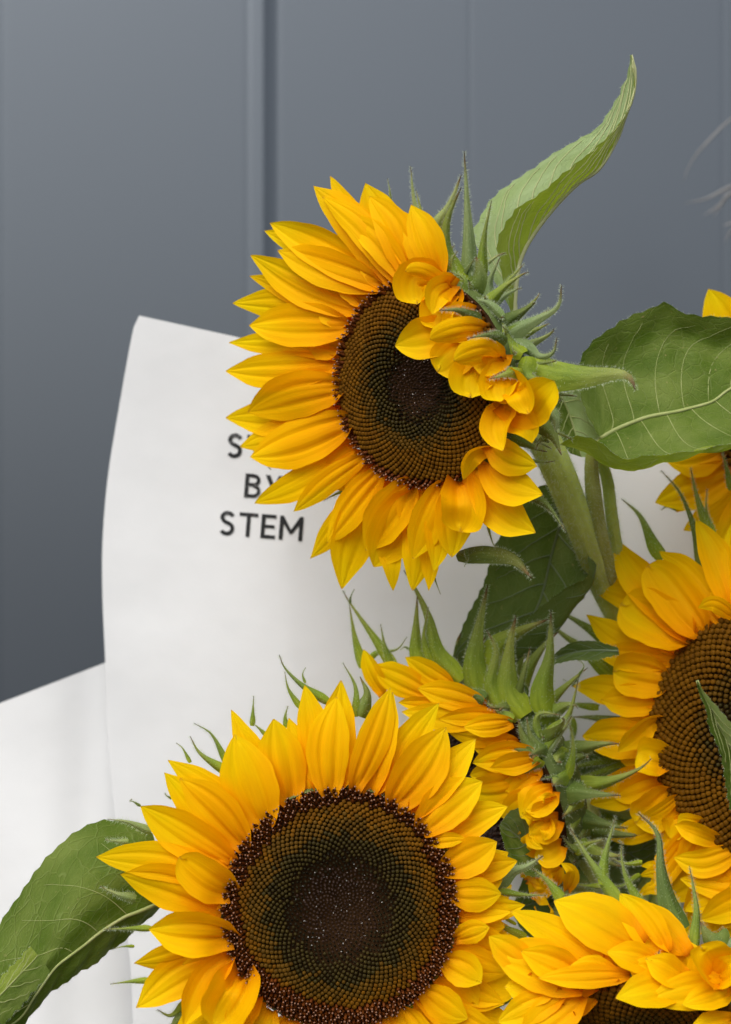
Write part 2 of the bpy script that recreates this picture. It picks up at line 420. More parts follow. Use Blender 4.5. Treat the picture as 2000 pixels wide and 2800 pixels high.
def lettering(word, cx, cy, cap_px, rot, gap=.15):
    wid = sum(GLYPH[c][0] for c in word) + gap * (len(word) - 1); x0 = -wid / 2; mb = MB(); ca, sa = math.cos(rot), math.sin(rot); q = 0
    for c in word:
        for poly in GLYPH[c][1]:
            W = []; q += 1
            for gx_, gy_ in poly:
                x = (x0 + gx_) * cap_px; y = (gy_ - .5) * cap_px
                px = cx + x * ca + y * sa; py = cy + x * sa - y * ca
                W.append(at(px, py, sheet_y(px, py) - .00035 - (.00004 if c == 'B' and q % 2 else 0)))
            mb.add(W, [list(range(len(W)))])
        x0 += GLYPH[c][0] + gap
    mb.build('lettering', M['ink'], paper, False)
lettering('STEM', 735, 1226, 66, R_(4.5))
lettering('BY', 722, 1331, 66, R_(4.5))
lettering('STEM', 714, 1438, 66, R_(4.5))

# ------------------------------------------------------------------ flower building blocks
PET = [(0, .34), (.06, .52), (.16, .74), (.30, .92), (.44, 1), (.56, .985), (.68, .88), (.79, .68), (.88, .43), (.95, .20), (1, .015)]
PET_ROUND = [(0, .40), (.06, .60), (.16, .80), (.30, .95), (.46, 1), (.62, 1), (.76, .94), (.87, .76), (.94, .52), (.98, .28), (1, .03)]
BRA = [(0, .66), (.06, .90), (.13, 1), (.22, .93), (.34, .72), (.48, .50), (.62, .33), (.76, .21), (.88, .12), (.96, .06), (1, .015)]
LEAFY = [(0, .55), (.12, .9), (.3, 1), (.5, .9), (.7, .62), (.85, .33), (.95, .12), (1, .02)]
TRI = [(0, .8), (.08, 1), (.3, .80), (.55, .52), (.78, .27), (.90, .13), (1, .02)]
TOCAM = np.array([0, -1.0, 0])

class Flower:
    def __init__(s, label, cpx, y, n, Rpx, stem_to, group='sunflowers in the wrapped bouquet'):
        s.c = at(*cpx, y); s.n = unit(n); s.pn = s.n; s.po = s.c; s.fix = True; s.nf = None; s.wk = 1.06; s.R = Rpx * S * (D + y) / D; s.cpx = cpx
        s.e1 = unit(np.cross(s.n, (0, 0, 1)) if abs(s.n[2]) < .9 else np.cross(s.n, (1, 0, 0))); s.e2 = np.cross(s.n, s.e1)
        s.root = empty('sunflower', stem_to); tag(s.root, label, 'sunflower', group)
    def hit(s, px, py, lift=0.0):
        d = np.array([(px - 1000) * S, D, (1400 - py) * S]); p0 = s.po + s.pn * lift
        k = np.dot(p0 - CAM, s.pn) / np.dot(d, s.pn)
        return CAM + d * k
    def rim_fix(s, P):
        """radial distance of P from the axis over the disc radius"""
        q = P - s.c; q = q - s.n * np.dot(q, s.n)
        return np.linalg.norm(q) / s.R, q
    def petal(s, b, t, w, layer='f', m=None, l=None, cup=None, roll=None, shape=PET, ribs=1.0, y=None):
        base_l = {'f': (.6, 3.2, 2.4), 'm': (-.8, 1.0, .2), 'b': (-2.2, -2.2, -3.4), 'c': (.5, 9, 8)}[layer] if l is None else l
        base_l = [x / 1000 + random.uniform(-.0006, .0006) for x in base_l]
        B = s.hit(*b, base_l[0]); T = s.hit(*t, base_l[2])
        if m is None:
            dx, dy = t[0] - b[0], t[1] - b[1]; k = random.uniform(-.05, .05)
            m = ((b[0] + t[0]) / 2 - dy * k, (b[1] + t[1]) / 2 + dx * k)
        Mp = s.hit(*m, base_l[1])
        pts = [B, Mp, T]
        rr, q = s.rim_fix(B)
        if rr > 1.03 and s.fix:
            pts = [s.c + q / rr * 0.97 + s.n * base_l[0], B, Mp, T] if rr > 1.25 else [s.c + q / rr * .97 + s.n * base_l[0], Mp, T]
        w = w * s.wk
        nv, nu = 20, 23
        C = curve(pts, nv); Tn = np.gradient(C, axis=0)
        v = np.linspace(0, 1, nv); prof = smooth_table(shape, v)
        half = .5 * w * S * (D + B[1]) / D
        if roll is None: roll = random.uniform(-12, 12)
        if cup is None: cup = random.uniform(-.02, .22) if layer != 'b' else random.uniform(-.1, .15)
        u = np.linspace(-1, 1, nu)
        ph = random.uniform(0, 6.3); amp = random.uniform(.02, .075); asym = random.uniform(-.07, .07)
        tw = random.uniform(-10, 10); rr1 = random.uniform(.055, .105) * ribs
        gp = random.uniform(.28, .42); gq = random.uniform(-.42, -.28)
        nick = random.choice([0, 0, 1]); gx3 = random.choice((-.7, .7, .08, -.08)) + random.uniform(-.06, .06)
        G = np.zeros((nv, nu, 3)); UV = np.zeros((nv, nu, 2))
        Nf = unit(s.n * .45 + TOCAM * .75) if s.nf is None else s.nf
        for i in range(nv):
            tn = unit(Tn[i]); sd = unit(np.cross(tn, Nf)); nn = np.cross(sd, tn)
            if np.dot(nn, Nf) < 0: nn = -nn
            a = R_(roll + tw * (v[i] - .5) * 2)
            s2 = sd * math.cos(a) + nn * math.sin(a); n2 = nn * math.cos(a) - sd * math.sin(a)
            hw = half * prof[i]
            vs = math.sin(math.pi * min(1, v[i] * 1.02)) ** .6
            for j in range(nu):
                uu = u[j]
                gro = -math.exp(-((uu - gp) / .095) ** 2) - math.exp(-((uu - gq) / .095) ** 2) + .35 * math.exp(-(uu / .2) ** 2) - .35 * math.exp(-((uu - gx3) / .07) ** 2)
                off = cup * (uu * uu - .35) * prof[i] + rr1 * gro * (.55 + .45 * (1 - v[i])) * min(1, v[i] * 6) * (1.1 - v[i] ** 3)
                off += amp * uu * uu * math.sin(ph + v[i] * 7 + (1.7 if uu > 0 else 0)) * vs
                if v[i] < .22: off += (.35 - abs(uu)) * .9 * -(1 - v[i] / .22) ** 2 * .5
                k = uu * hw + asym * half * math.sin(math.pi * v[i])
                k += half * .02 * math.sin(ph * 3 + v[i] * 23 + uu * 2) * abs(uu) ** 3
                along = 0
                if nick and v[i] > .9: along = -half * .18 * math.exp(-((uu - .25) / .25) ** 2)
                G[i, j] = C[i] + s2 * k + n2 * off * half * 1.35 + tn * along
                UV[i, j] = ((uu + 1) / 2, v[i])
        mb = MB(); mb.grid(G, UV)
        return mb.build('petal', M['petal'], s.root)
    def bract(s, pts, w, mat='bract', l=-6, shape=BRA, keel=.75, hair=1.0, roll=None, name='bract', y=None):
        """pts in photo units; l lift (mm, a number or one per point) or y an explicit depth"""
        if y is not None:
            yy = [y] * len(pts) if isinstance(y, (int, float)) else y
            P = [at(a, b, k) for (a, b), k in zip(pts, yy)]
        else:
            ll = [l] * len(pts) if isinstance(l, (int, float)) else l
            P = [s.hit(a, b, k / 1000) for (a, b), k in zip(pts, ll)]
        return ribbon(P, w, mat, s.root, shape, keel, hair, roll, name, s.n)
    def disc(s, n_flo, open_from, bud_size=1.0, centre=.38, n_open=290, dark_mid=.55, expo=.56, rmax=9):
        R = s.R
        def hgt(r): return R * (.13 * (1 - r ** 3) - .15 * math.exp(-(r / .42) ** 2))
        mb = MB(); ang = np.linspace(0, 2 * math.pi, 49); rad = np.linspace(0.001, .99, 16)
        G = np.array([[s.c + r * R * (math.cos(a) * s.e1 + math.sin(a) * s.e2) + s.n * (hgt(min(r, 1)) - .0012) for a in ang] for r in rad])
        mb.grid(G); mb.build('disc', M['disc_base'], s.root)
        # florets
        ring = 5
        th = np.arange(ring) * 2 * math.pi / ring + .3
        bud = MB(); opens = []
        GA = math.pi * (3 - math.sqrt(5))
        order = []
        for k in range(1, n_flo):
            r = (k / n_flo) ** expo; a = k * GA; order.append((r, a))
        om = random.random() * 6
        for idx, (r, a) in enumerate(order):
            if r > min(rmax, .972 if open_from < 1 else 9): continue
            edge = open_from + .03 * math.sin(a + om) + .02 * math.sin(3 * a + 1) + random.uniform(-.02, .02)
            e = math.cos(a) * s.e1 + math.sin(a) * s.e2; tg = np.cross(s.n, e)
            dr = .01; sl = (hgt(min(1, r + dr)) - hgt(max(0, r - dr))) / (2 * dr * R)
            nn = unit(s.n - e * sl * .8 + e * .10 * r)
            p = s.c + e * r * R + s.n * hgt(r)
            sp = R * math.sqrt(math.pi / n_flo) * (.60 + .52 * r) * bud_size
            if r > edge: opens.append((r, p, nn, e, tg, sp)); continue
            j = random.uniform(.88, 1.12)
            r0_ = r; r = min(1, max(0, r + random.gauss(0, .030)))
            if r < centre: rd, ht, mi = sp * .46 * j, sp * random.uniform(.6, 1.2), 3 if r > centre * .74 else 4
            elif r < dark_mid: rd, ht, mi = sp * .56 * j, sp * random.uniform(.7, .95), 2
            elif r < dark_mid + .13: rd, ht, mi = sp * .59 * j, sp * random.uniform(.75, .95), 1
            else: rd, ht, mi = sp * .60 * j, sp * random.uniform(.75, .95), 0
            ex = unit(np.cross(nn, tg)); ey = np.cross(nn, ex)
            lean = (ex * random.uniform(-.2, .2) + ey * random.uniform(-.2, .2)) * ht * (1.6 if mi > 2 else .5)
            V = []
            prof = ((.92, -.35), (1.0, .45), (.88, .80), (.55, .98)) if mi < 3 else ((.8, -.3), (.85, .35), (.5, .8), (.2, 1.1))
            for q, z in prof:
                for t_ in th: V.append(p + rd * q * (math.cos(t_) * ex + math.sin(t_) * ey) + nn * ht * z + lean * max(z, 0))
            V.append(p + nn * ht * (.90 if mi < 3 else 1.1) + lean)
            F = [(b_ * ring + i, b_ * ring + (i + 1) % ring, (b_ + 1) * ring + (i + 1) % ring, (b_ + 1) * ring + i) for b_ in range(3) for i in range(ring)]
            F += [(3 * ring + i, 3 * ring + (i + 1) % ring, 4 * ring) for i in range(ring)]
            bud.add(V, F, None, mi)
        o = bud.build('floret_buds', [M['bud'], M['bud_olive'], M['bud_mid'], M['bud_in'], M['bud_core']], s.root); o['kind'] = 'stuff'
        # open florets round the rim: one mesh per variant, shared
        if opens:
            opens.sort(key=lambda x: -x[0])
            protos = []
            for vnt in range(3):
                mo = floret_mesh(vnt); protos.append(mo)
            extra = MB()
            for i, (r, p, nn, e, tg, sp) in enumerate(opens):
                nz = unit(nn + e * random.uniform(-.1, .35) + tg * random.uniform(-.25, .25)); ex = unit(np.cross(nz, tg)); ey = np.cross(nz, ex)
                sc = sp * random.uniform(.85, 1.15)
                if i < n_open:
                    ob = bpy.data.objects.new('floret', FLO_MESH[i % 3]); COL.objects.link(ob); ob.parent = s.root
                    lp = p - np.array(s.root.location)
                    ob.matrix_local = Matrix(((ex[0] * sc, ey[0] * sc, nz[0] * sc, lp[0]), (ex[1] * sc, ey[1] * sc, nz[1] * sc, lp[1]), (ex[2] * sc, ey[2] * sc, nz[2] * sc, lp[2]), (0, 0, 0, 1)))
                else:
                    V, F, MI = protos[i % 3]
                    W = p + (V @ np.array([ex, ey, nz])) * sc
                    for f, mi in zip(F, MI): pass
                    a_ = [f for f, mi in zip(F, MI) if mi == 0]; b_ = [f for f, mi in zip(F, MI) if mi == 1]
                    k0 = extra.n; extra.add(W, a_, None, 0)
                    for f in b_: extra.f.append([q + k0 for q in f]); extra.mi.append(1)
            if extra.n: extra.build('open_florets', [M['floret'], M['stigma']], s.root)['kind'] = 'stuff'
        return hgt
    def grains(s, n, rmax, hgt):
        mb = MB()
        for _ in range(n):
            a = random.uniform(0, 6.28); r = rmax * math.sqrt(random.random())
            p = s.c + s.R * r * (math.cos(a) * s.e1 + math.sin(a) * s.e2) + s.n * (hgt(r) + .0018 + random.uniform(0, .0008))
            q = random.uniform(.0001, .00026)
            V = [p + q * np.array(d) for d in ((1, 0, 0), (-1, 0, 0), (0, 1, 0), (0, -1, 0), (0, 0, 1), (0, 0, -1))]
            mb.add(V, [(0, 2, 4), (2, 1, 4), (1, 3, 4), (3, 0, 4), (2, 0, 5), (1, 2, 5), (3, 1, 5), (0, 3, 5)])
        mb.build('sparkle_specks', M['grain'], s.root)['kind'] = 'stuff'  # pale specks, the sparkle of tiny water drops put in as colour
    def receptacle(s, depth=.45, rim=1.0):
        mb = MB(); ang = np.linspace(0, 2 * math.pi, 41)
        prof = [(.99, -.01), (1.02, -.06), (1.0, -.14), (.94, -.26), (.80, -.38), (.56, -.47), (.30, -.53), (.15, -.60)]
        G = np.array([[s.c + rim * r * s.R * (math.cos(a) * s.e1 + math.sin(a) * s.e2) + s.n * z * s.R * depth / .45 for a in ang] for r, z in prof])
        mb.grid(G)
        pts, dr = [], []
        for _ in range(1500):
            i = random.randrange(0, 7); j = random.randrange(0, 40); pts.append(G[i, j] * random.random() + G[i, j] * 0)
            f = random.random(); pts[-1] = G[i, j] * f + G[i, j + 1] * (1 - f); dr.append(unit(pts[-1] - s.c + s.n * .01))
        mb.hairs(pts, dr, .0014)
        mb.build('receptacle', [M['receptacle'], M['hair']], s.root)
        return s.c - s.n * s.R * .52 * depth / .45
    def involucre(s, a0, a1, n, L=.5, w=48, mats=('bract', 'bract_dark', 'bract_pale'), depth=.45, hair=.7, rows=((1.0, -.10), (.97, -.20), (.88, -.31)), fwd=0):
        """rows of pointed, curling bracts seated on the back of the head"""
        for ri, (r, z) in enumerate(rows):
            for k in range(n):
                a = R_(a0 + (a1 - a0) * (k + .5 + .33 * ri) / n + random.uniform(-5, 5))
                e = math.cos(a) * s.e1 + math.sin(a) * s.e2; q = random.uniform(.75, 1.25) * L * s.R; t_ = np.cross(s.n, e) * random.uniform(-.5, .5)
                p = s.c + s.R * (e * r * .96 + s.n * z * depth / .45); o_ = unit(e - s.n * (.25 + .3 * ri)) if not fwd else unit(e * .45 + s.n * fwd); c_ = random.choice((-1, -1, 1)) * random.uniform(.1, .5)
                P = [p - o_ * .08 * s.R, p + o_ * q * .30, p + o_ * q * .62 + t_ * q * .15 + s.n * c_ * q * .12, p + o_ * q * .88 + t_ * q * .4 + s.n * c_ * q * .42, p + o_ * q * .98 + t_ * q * .65 + s.n * c_ * q * .75]
                ribbon(P, w * random.uniform(.75, 1.2), random.choice(mats), s.root, BRA, .8, hair, None, 'bract', -s.n)
    def auto_bracts(s, a0, a1, n, w=60, L=1.0, mat='bract', back=.35):
        """ring of bracts behind the rim between two angles (degrees, in the disc's own plane)"""
        for k in range(n):
            a = R_(a0 + (a1 - a0) * (k + .5) / n + random.uniform(-4, 4))
            e = math.cos(a) * s.e1 + math.sin(a) * s.e2; q = random.uniform(.8, 1.2) * L
            P = [s.c + e * s.R * .92 - s.n * s.R * .18, s.c + e * s.R * (1 + .12 * q) - s.n * s.R * .2,
                 s.c + e * s.R * (1 + .32 * q) - s.n * s.R * (.2 + back * .5), s.c + e * s.R * (1 + .6 * q) - s.n * s.R * (.2 + back * random.uniform(.6, 1.3))]
            ribbon(P, w * random.uniform(.8, 1.2), mat, s.root, BRA, .4, .8, None, 'bract', -s.n)

def auto_petals(s, px_centre, a0, a1, n, r0, r1, w, lay='m'):
    """petals between two angles measured in the photo's own plane (0 right, 90 up)"""
    for k in range(n):
        a = R_(a0 + (a1 - a0) * (k + .5) / n + random.uniform(-3, 3)); q = random.uniform(.92, 1.06)
        f = s.c + s.R * .96 * unit(math.cos(a) * np.array([1.0, 0, 0]) + math.sin(a) * np.array([0, 0, 1.0]) - s.n * np.dot(math.cos(a) * np.array([1.0, 0, 0]) + math.sin(a) * np.array([0, 0, 1.0]), s.n))
        g = s.c + (f - s.c) / .96 * (1 + r1 * q)
        def px(p):
            k_ = D / (p[1] + D); return (1000 + p[0] * k_ / S, 1400 - (p[2] - H) * k_ / S)
        po, pn = s.po, s.pn; s.po, s.pn = s.c, s.n
        s.petal(px(f), px(g), w * random.uniform(.85, 1.1), lay if k % 2 or lay == 'b' else 'f'); s.po, s.pn = po, pn
FLO_V = []; FLO_MESH = []
def floret_mesh(vnt): return FLO_V[vnt]
def make_florets():
    r_ = random.Random(3)
    for vnt in range(3):
        V, F, MI = [], [], []
        n = 6; rings = [(.40, -.4), (.44, .3), (.34, .9), (.30, 1.25)]
        for q, z in rings:
            for k in range(n): V.append((q * math.cos(k * math.pi / 3), q * math.sin(k * math.pi / 3), z))
        for b in range(3):
            for k in range(n): F.append((b * n + k, b * n + (k + 1) % n, (b + 1) * n + (k + 1) % n, (b + 1) * n + k)); MI.append(0)
        # three pointed lobes
        for k in range(0, n, 2):
            a = (k + .5 + vnt * .3) * math.pi / 3; i0 = len(V)
            V += [(.32 * math.cos(a - .5), .32 * math.sin(a - .5), 1.1), (.32 * math.cos(a + .5), .32 * math.sin(a + .5), 1.1), (.62 * math.cos(a), .62 * math.sin(a), 1.45 + .2 * r_.random())]
            F.append((i0, i0 + 1, i0 + 2)); MI.append(0)
        # pale tip on a dark column
        cx, cy, cz = (.08 * (vnt - 1), .1 * r_.uniform(-1, 1), 1.62 + .25 * vnt * .5); q = .25
        i0 = len(V)
        V += [(cx, cy, 1.0), ] + [(cx + .17 * math.cos(k * 2.1), cy + .17 * math.sin(k * 2.1), 1.1) for k in range(3)]
        V += [(cx + .17 * math.cos(k * 2.1), cy + .17 * math.sin(k * 2.1), cz) for k in range(3)]
        for k in range(3): F.append((i0 + 1 + k, i0 + 1 + (k + 1) % 3, i0 + 4 + (k + 1) % 3, i0 + 4 + k)); MI.append(0)
        i0 = len(V); V += [(cx + q, cy, cz), (cx - q, cy, cz), (cx, cy + q, cz), (cx, cy - q, cz), (cx, cy, cz + q), (cx, cy, cz - q)]
        for f in ((0, 2, 4), (2, 1, 4), (1, 3, 4), (3, 0, 4), (2, 0, 5), (1, 2, 5), (3, 1, 5), (0, 3, 5)): F.append(tuple(i0 + x for x in f)); MI.append(1)
        V = np.array(V); FLO_V.append((V, F, MI))
        me = bpy.data.meshes.new('floret'); me.from_pydata(V.tolist(), [], F); me.materials.append(M['floret']); me.materials.append(M['stigma'])
        me.polygons.foreach_set('material_index', np.array(MI, dtype=np.int32)); me.polygons.foreach_set('use_smooth', np.full(len(F), True)); me.update()
        FLO_MESH.append(me)
make_florets()

def ribbon(P, w, mat, parent, shape=BRA, keel=.45, hair=1.0, roll=None, name='bract', nrm=None):
    P = [np.asarray(p) for p in P]
    nv, nu = 18, 7
    C = curve(P, nv); Tn = np.gradient(C, axis=0); v = np.linspace(0, 1, nv); prof = smooth_table(shape, v)
    half = .5 * w * S * (D + P[0][1]) / D; half = max(half, .0005)
    roll = random.uniform(-25, 25) if roll is None else roll
    Nf = unit(TOCAM * .9 + (0 if nrm is None else nrm * .3)); G = np.zeros((nv, nu, 3)); UV = np.zeros((nv, nu, 2))
    u = np.linspace(-1, 1, nu); hp, hd = [], []
    for i in range(nv):
        tn = unit(Tn[i]); sd = np.cross(tn, Nf)
        sd = unit(sd) if np.linalg.norm(sd) > .05 else np.array([1.0, 0, 0])
        nn = np.cross(sd, tn); nn = nn if np.dot(nn, Nf) > 0 else -nn
        a = R_(roll); s2 = sd * math.cos(a) + nn * math.sin(a); n2 = nn * math.cos(a) - sd * math.sin(a)
        hw = max(half * prof[i], .00012)
        for j, uu in enumerate(u):
            off = keel * (abs(uu) ** 1.3 - .4) * hw * -1
            G[i, j] = C[i] + s2 * uu * hw + n2 * off; UV[i, j] = ((uu + 1) / 2, v[i])
        if hair and 0 < i < nv - 1:
            L = np.linalg.norm(C[1] - C[0]); nh = max(4, int(L / .00013 * hair))
            for _ in range(nh):
                q = C[i] + (C[min(nv - 1, i + 1)] - C[i]) * random.random()
                sg = random.choice((-1, 1))
                hp.append(q + s2 * sg * hw * .97 - n2 * keel * .6 * hw); hd.append(s2 * sg + tn * .4 + n2 * .2)
            for _ in range(nh // 2):
                q = random.uniform(-.8, .8); C_ = C[i] + (C[min(nv - 1, i + 1)] - C[i]) * random.random()
                hp.append(C_ + s2 * q * hw * .9 - n2 * keel * (abs(q) ** 1.3 - .4) * hw); hd.append(n2 + s2 * q + tn * .5)
    mb = MB(); mb.grid(G, UV)
    if hair: mb.hairs(hp, hd, .0011 if w > 12 else .0006)
    return mb.build(name, [M[mat], M['hair']], parent)

def stem(parent, P, rad, mat='stem', name='stem', hair=1.0, seg=14):
    C = curve(P, 26); mb = MB(); r = np.interp(np.linspace(0, 1, 26), np.linspace(0, 1, len(rad)), rad)
    seg = 40; T0 = np.gradient(C, axis=0); G = np.zeros((26, seg + 1, 3))
    for i in range(26):
        t = unit(T0[i]); a = unit(np.cross(t, np.array([.31, -.9, .22]))); b = np.cross(t, a)
        for k in range(seg + 1):
            th = 2 * math.pi * k / seg; q = r[i] * (1 + .035 * math.cos(9 * th + .15 * i) + .02 * math.cos(5 * th + i * .3))
            G[i, k] = C[i] + q * (math.cos(th) * a + math.sin(th) * b)
    mb.grid(G)
    if hair:
        hp, hd = [], []; T = np.gradient(C, axis=0); L = np.linalg.norm(np.diff(C, axis=0), axis=1)
        for i in range(25):
            t = unit(T[i]); a = unit(np.cross(t, (0, 1, .1))); b = np.cross(t, a)
            for _ in range(int(L[i] * r[i] * 9e6 * hair * .8) + 4):
                th = random.uniform(0, 6.28); e = math.cos(th) * a + math.sin(th) * b
                hp.append(C[i] + (C[i + 1] - C[i]) * random.random() + e * r[i] * .98); hd.append(e + t * random.uniform(-.2, .3))
        mb.hairs(hp, hd, .0015, .00011)
    return mb.build(name, [M[mat], M['hair']], parent)

def leaf(parent, lines, mats, mid, n=40, m=9, veins=8, vein_mat='vein', vein_r=.0004, mid_r=.0012, serr=.0006, bulge=.0, hair=1.0, seed=0, vein_sides=(0, 1), name='leaf', side=1, vlen=.85):
    """blade lofted across several lines [(px, py, depth) ...], margin to margin; `mid` is the index of the midrib line;
    mats gives the surface of each band between two lines"""
    rr = random.Random(seed)
    Cs = [curve([at(*p) for p in ln], n) for ln in lines]
    for e in (0, len(Cs) - 1):          # toothed margins
        T = np.gradient(Cs[e], axis=0)
        inner = Cs[1] if e == 0 else Cs[-2]
        for i in range(2, n - 2):
            o_ = unit(Cs[e][i] - inner[i]); Cs[e][i] = Cs[e][i] + o_ * serr * (1 if i % 2 else -1) * rr.uniform(.4, 1.3)
    nb = len(lines) - 1; mb = MB()
    cols = [Cs[0][:, None, :]]
    tot = nb * m + 1
    K = np.stack(Cs, 1)                 # n x lines x 3
    G = np.zeros((n, tot, 3)); UV = np.zeros((n, tot, 2))
    for i in range(n):
        row = curve(K[i], 12 * nb + 1) if False else None
        for b in range(nb):
            p0 = K[i, max(b - 1, 0)]; p1 = K[i, b]; p2 = K[i, b + 1]; p3 = K[i, min(b + 2, nb)]
            if b == 0: p0 = 2 * p1 - p2
            if b + 1 == nb: p3 = 2 * p2 - p1
            if b == mid: p0 = 2 * p1 - p2       # crease at the midrib
            if b + 1 == mid: p3 = 2 * p2 - p1
            for j in range(m + 1):
                t = j / m
                G[i, b * m + j] = .5 * (2 * p1 + (p2 - p0) * t + (2 * p0 - 5 * p1 + 4 * p2 - p3) * t * t + (3 * p1 - p0 - 3 * p2 + p3) * t ** 3)
                uu = (b + t - mid) / max(mid, nb - mid)
                UV[i, b * m + j] = (uu, i / (n - 1))
    # surface normals and quilting between the side veins
    du = np.gradient(G, axis=1); dv = np.gradient(G, axis=0); NN = np.cross(du, dv); NN /= np.maximum(np.linalg.norm(NN, axis=2, keepdims=True), 1e-12)
    NN = np.where(((CAM - G) * NN).sum(2, keepdims=True) < 0, -NN, NN)      # the side in view
    wid = np.linalg.norm(G[:, 0] - G[:, -1], axis=1)
    for i in range(n):
        for j in range(tot):
            uu = abs(UV[i, j, 0]); ph = (UV[i, j, 1] - .28 * uu) * veins
            q = math.sin(math.pi * (ph % 1.0)) ** .8
            G[i, j] += NN[i, j] * (bulge * q * min(1, uu * 4) * (1 - .5 * uu) * math.sin(math.pi * min(1, max(0, UV[i, j, 1]))) ** .5)
    for b in range(nb):
        mb.grid(G[:, b * m:(b + 1) * m + 1], UV[:, b * m:(b + 1) * m + 1], b)
    hp, hd = [], []
    if hair:
        for e, inn in ((0, 1), (tot - 1, tot - 2)):
            for i in range(n - 1):
                for _ in range(int(4 * hair)):
                    f = rr.random(); hp.append(G[i, e] * (1 - f) + G[i + 1, e] * f); hd.append(unit(G[i, e] - G[i, inn]) + NN[i, e] * .3)
        mb.hairs(hp, hd, .0009, .00010, nb)
    o = mb.build(name, [M[k] for k in mats] + [M['hair']], parent)
    # midrib and side veins stand proud of the blade
    jm = mid * m
    v_ = MB(); path = G[:, jm] + NN[:, jm] * mid_r * .15 * side; v_.tube(path, np.linspace(mid_r, mid_r * .25, n), 7)
    v_.build('midrib', M[vein_mat], o)
    def samp(uc, vv):
        i = min(max(vv, 0), 1) * (n - 1); i0 = int(i); i1 = min(i0 + 1, n - 1); f = i - i0
        j = min(max(uc, 0), tot - 1); j0 = int(j); j1 = min(j0 + 1, tot - 1); g = j - j0
        P_ = (G[i0, j0] * (1 - f) + G[i1, j0] * f) * (1 - g) + (G[i0, j1] * (1 - f) + G[i1, j1] * f) * g
        return P_, NN[i0, j0]
    for sd in vein_sides:
        jend = 0 if sd == 0 else tot - 1
        for k in range(veins):
            v0 = (k + .35 + (.25 if sd else 0)) / veins * .9; sl = rr.uniform(.20, .32); P_ = []
            for t in np.linspace(0, vlen + rr.uniform(-.06, .05), 14):
                vv = v0 + sl * (t + .35 * t * t) + .006 * math.sin(t * 9 + k)
                if vv > .985: break
                p, nn = samp(jm + (jend - jm) * t, vv); P_.append(p + nn * vein_r * .35 * side)
            if len(P_) > 3:
                vb = MB(); vb.tube(P_, np.linspace(vein_r, vein_r * .35, len(P_)), 5); vb.build('vein', M[vein_mat], o)
    return o

TIE = at(1350, 4050, .06)
def base_at(dx, dy): return tuple(TIE + np.array([dx, dy, 0]))

#--FLOWERS--
# ------------------------------------------------------------------ sunflower at the top, turned to the left
F1 = Flower('topmost full sunflower turned to the left, its right-hand petals folded over the dark disc', (1150, 1048), 0.0, (-.60, -.79, -.10), 288, base_at(-.01, .01))
F1.wk = 1.14
neck1 = F1.receptacle(.70)
h1 = F1.disc(1900, .93, 1.0, .36, 260, .52)
F1.grains(26, .3, h1)
for b, t, wd, ly in [
    # top fan
    ((1203, 765), (1124, 560), 84, 'f'), ((1113, 712), (999, 500), 112, 'b'), ((1128, 720), (1010, 536), 90, 'm'),
    ((1031, 695), (904, 482), 72, 'b'), ((1076, 732), (857, 508), 96, 'm'), ((1165, 745), (1065, 560), 90, 'b'), ((1190, 760), (1110, 600), 90, 'b'), ((1088, 735), (882, 538), 74, 'f'), ((1112, 728), (945, 588), 74, 'f'),
    ((1050, 750), (738, 609), 100, 'm'), ((1035, 755), (722, 630), 80, 'b'), ((1048, 782), (759, 685), 98, 'f'), ((978, 832), (686, 698), 92, 'm'),
    ((900, 840), (682, 754), 62, 'b'), ((900, 862), (637, 829), 86, 'b'),
    # left fan
    ((964, 892), (681, 890), 112, 'f'), ((830, 945), (626, 937), 62, 'b'), ((938, 998), (618, 1015), 96, 'm'), ((900, 1082), (706, 1100), 78, 'b'),
    ((946, 1058), (677, 1126), 116, 'f'), ((830, 1130), (618, 1142), 100, 'b'), ((968, 1150), (684, 1250), 128, 'f'), ((800, 1180), (657, 1222), 92, 'b'), ((860, 1210), (700, 1235), 80, 'b'),
    ((958, 1236), (696, 1376), 78, 'm'), ((1003, 1245), (803, 1399), 62, 'f'),
    # bottom fan
    ((1048, 1284), (894, 1485), 88, 'f'), ((965, 1390), (849, 1528), 72, 'b'), ((985, 1430), (935, 1610), 112, 'b'), ((1134, 1312), (1000, 1505), 108, 'f'),
    ((1142, 1337), (1022, 1550), 124, 'm'), ((1070, 1488), (1075, 1616), 66, 'b'), ((1218, 1317), (1130, 1528), 90, 'f'), ((1206, 1400), (1187, 1563), 66, 'm'),
    ((1150, 1455), (1128, 1615), 92, 'b'), ((1250, 1316), (1236, 1525), 94, 'm')]:
    F1.petal(b, t, wd, ly)
auto_petals(F1, None, 95, 300, 19, 0, .50, 112, 'b')
F1.petal((1165, 1450), (1173, 1616), 60, 'b')
F1.petal((1256, 1312), (1261, 1455), 104, 'f', m=(1270, 1380), l=(1, 7, 6), cup=.55, shape=PET_ROUND)
# lower right
F1.petal((1319, 1298), (1465, 1456), 112, 'b', m=(1375, 1395), l=(0, 1, 0), cup=.2)
F1.petal((1328, 1262), (1484, 1353), 96, 'm', m=(1390, 1325), l=(1, 3, 2), cup=.25)
F1.petal((1338, 1215), (1470, 1275), 84, 'm', m=(1395, 1255), l=(2, 5, 3))
F1.petal((1345, 1225), (1267, 1312), 46, 'f', m=(1290, 1250), l=(1, 9, 7), roll=38, cup=.4)
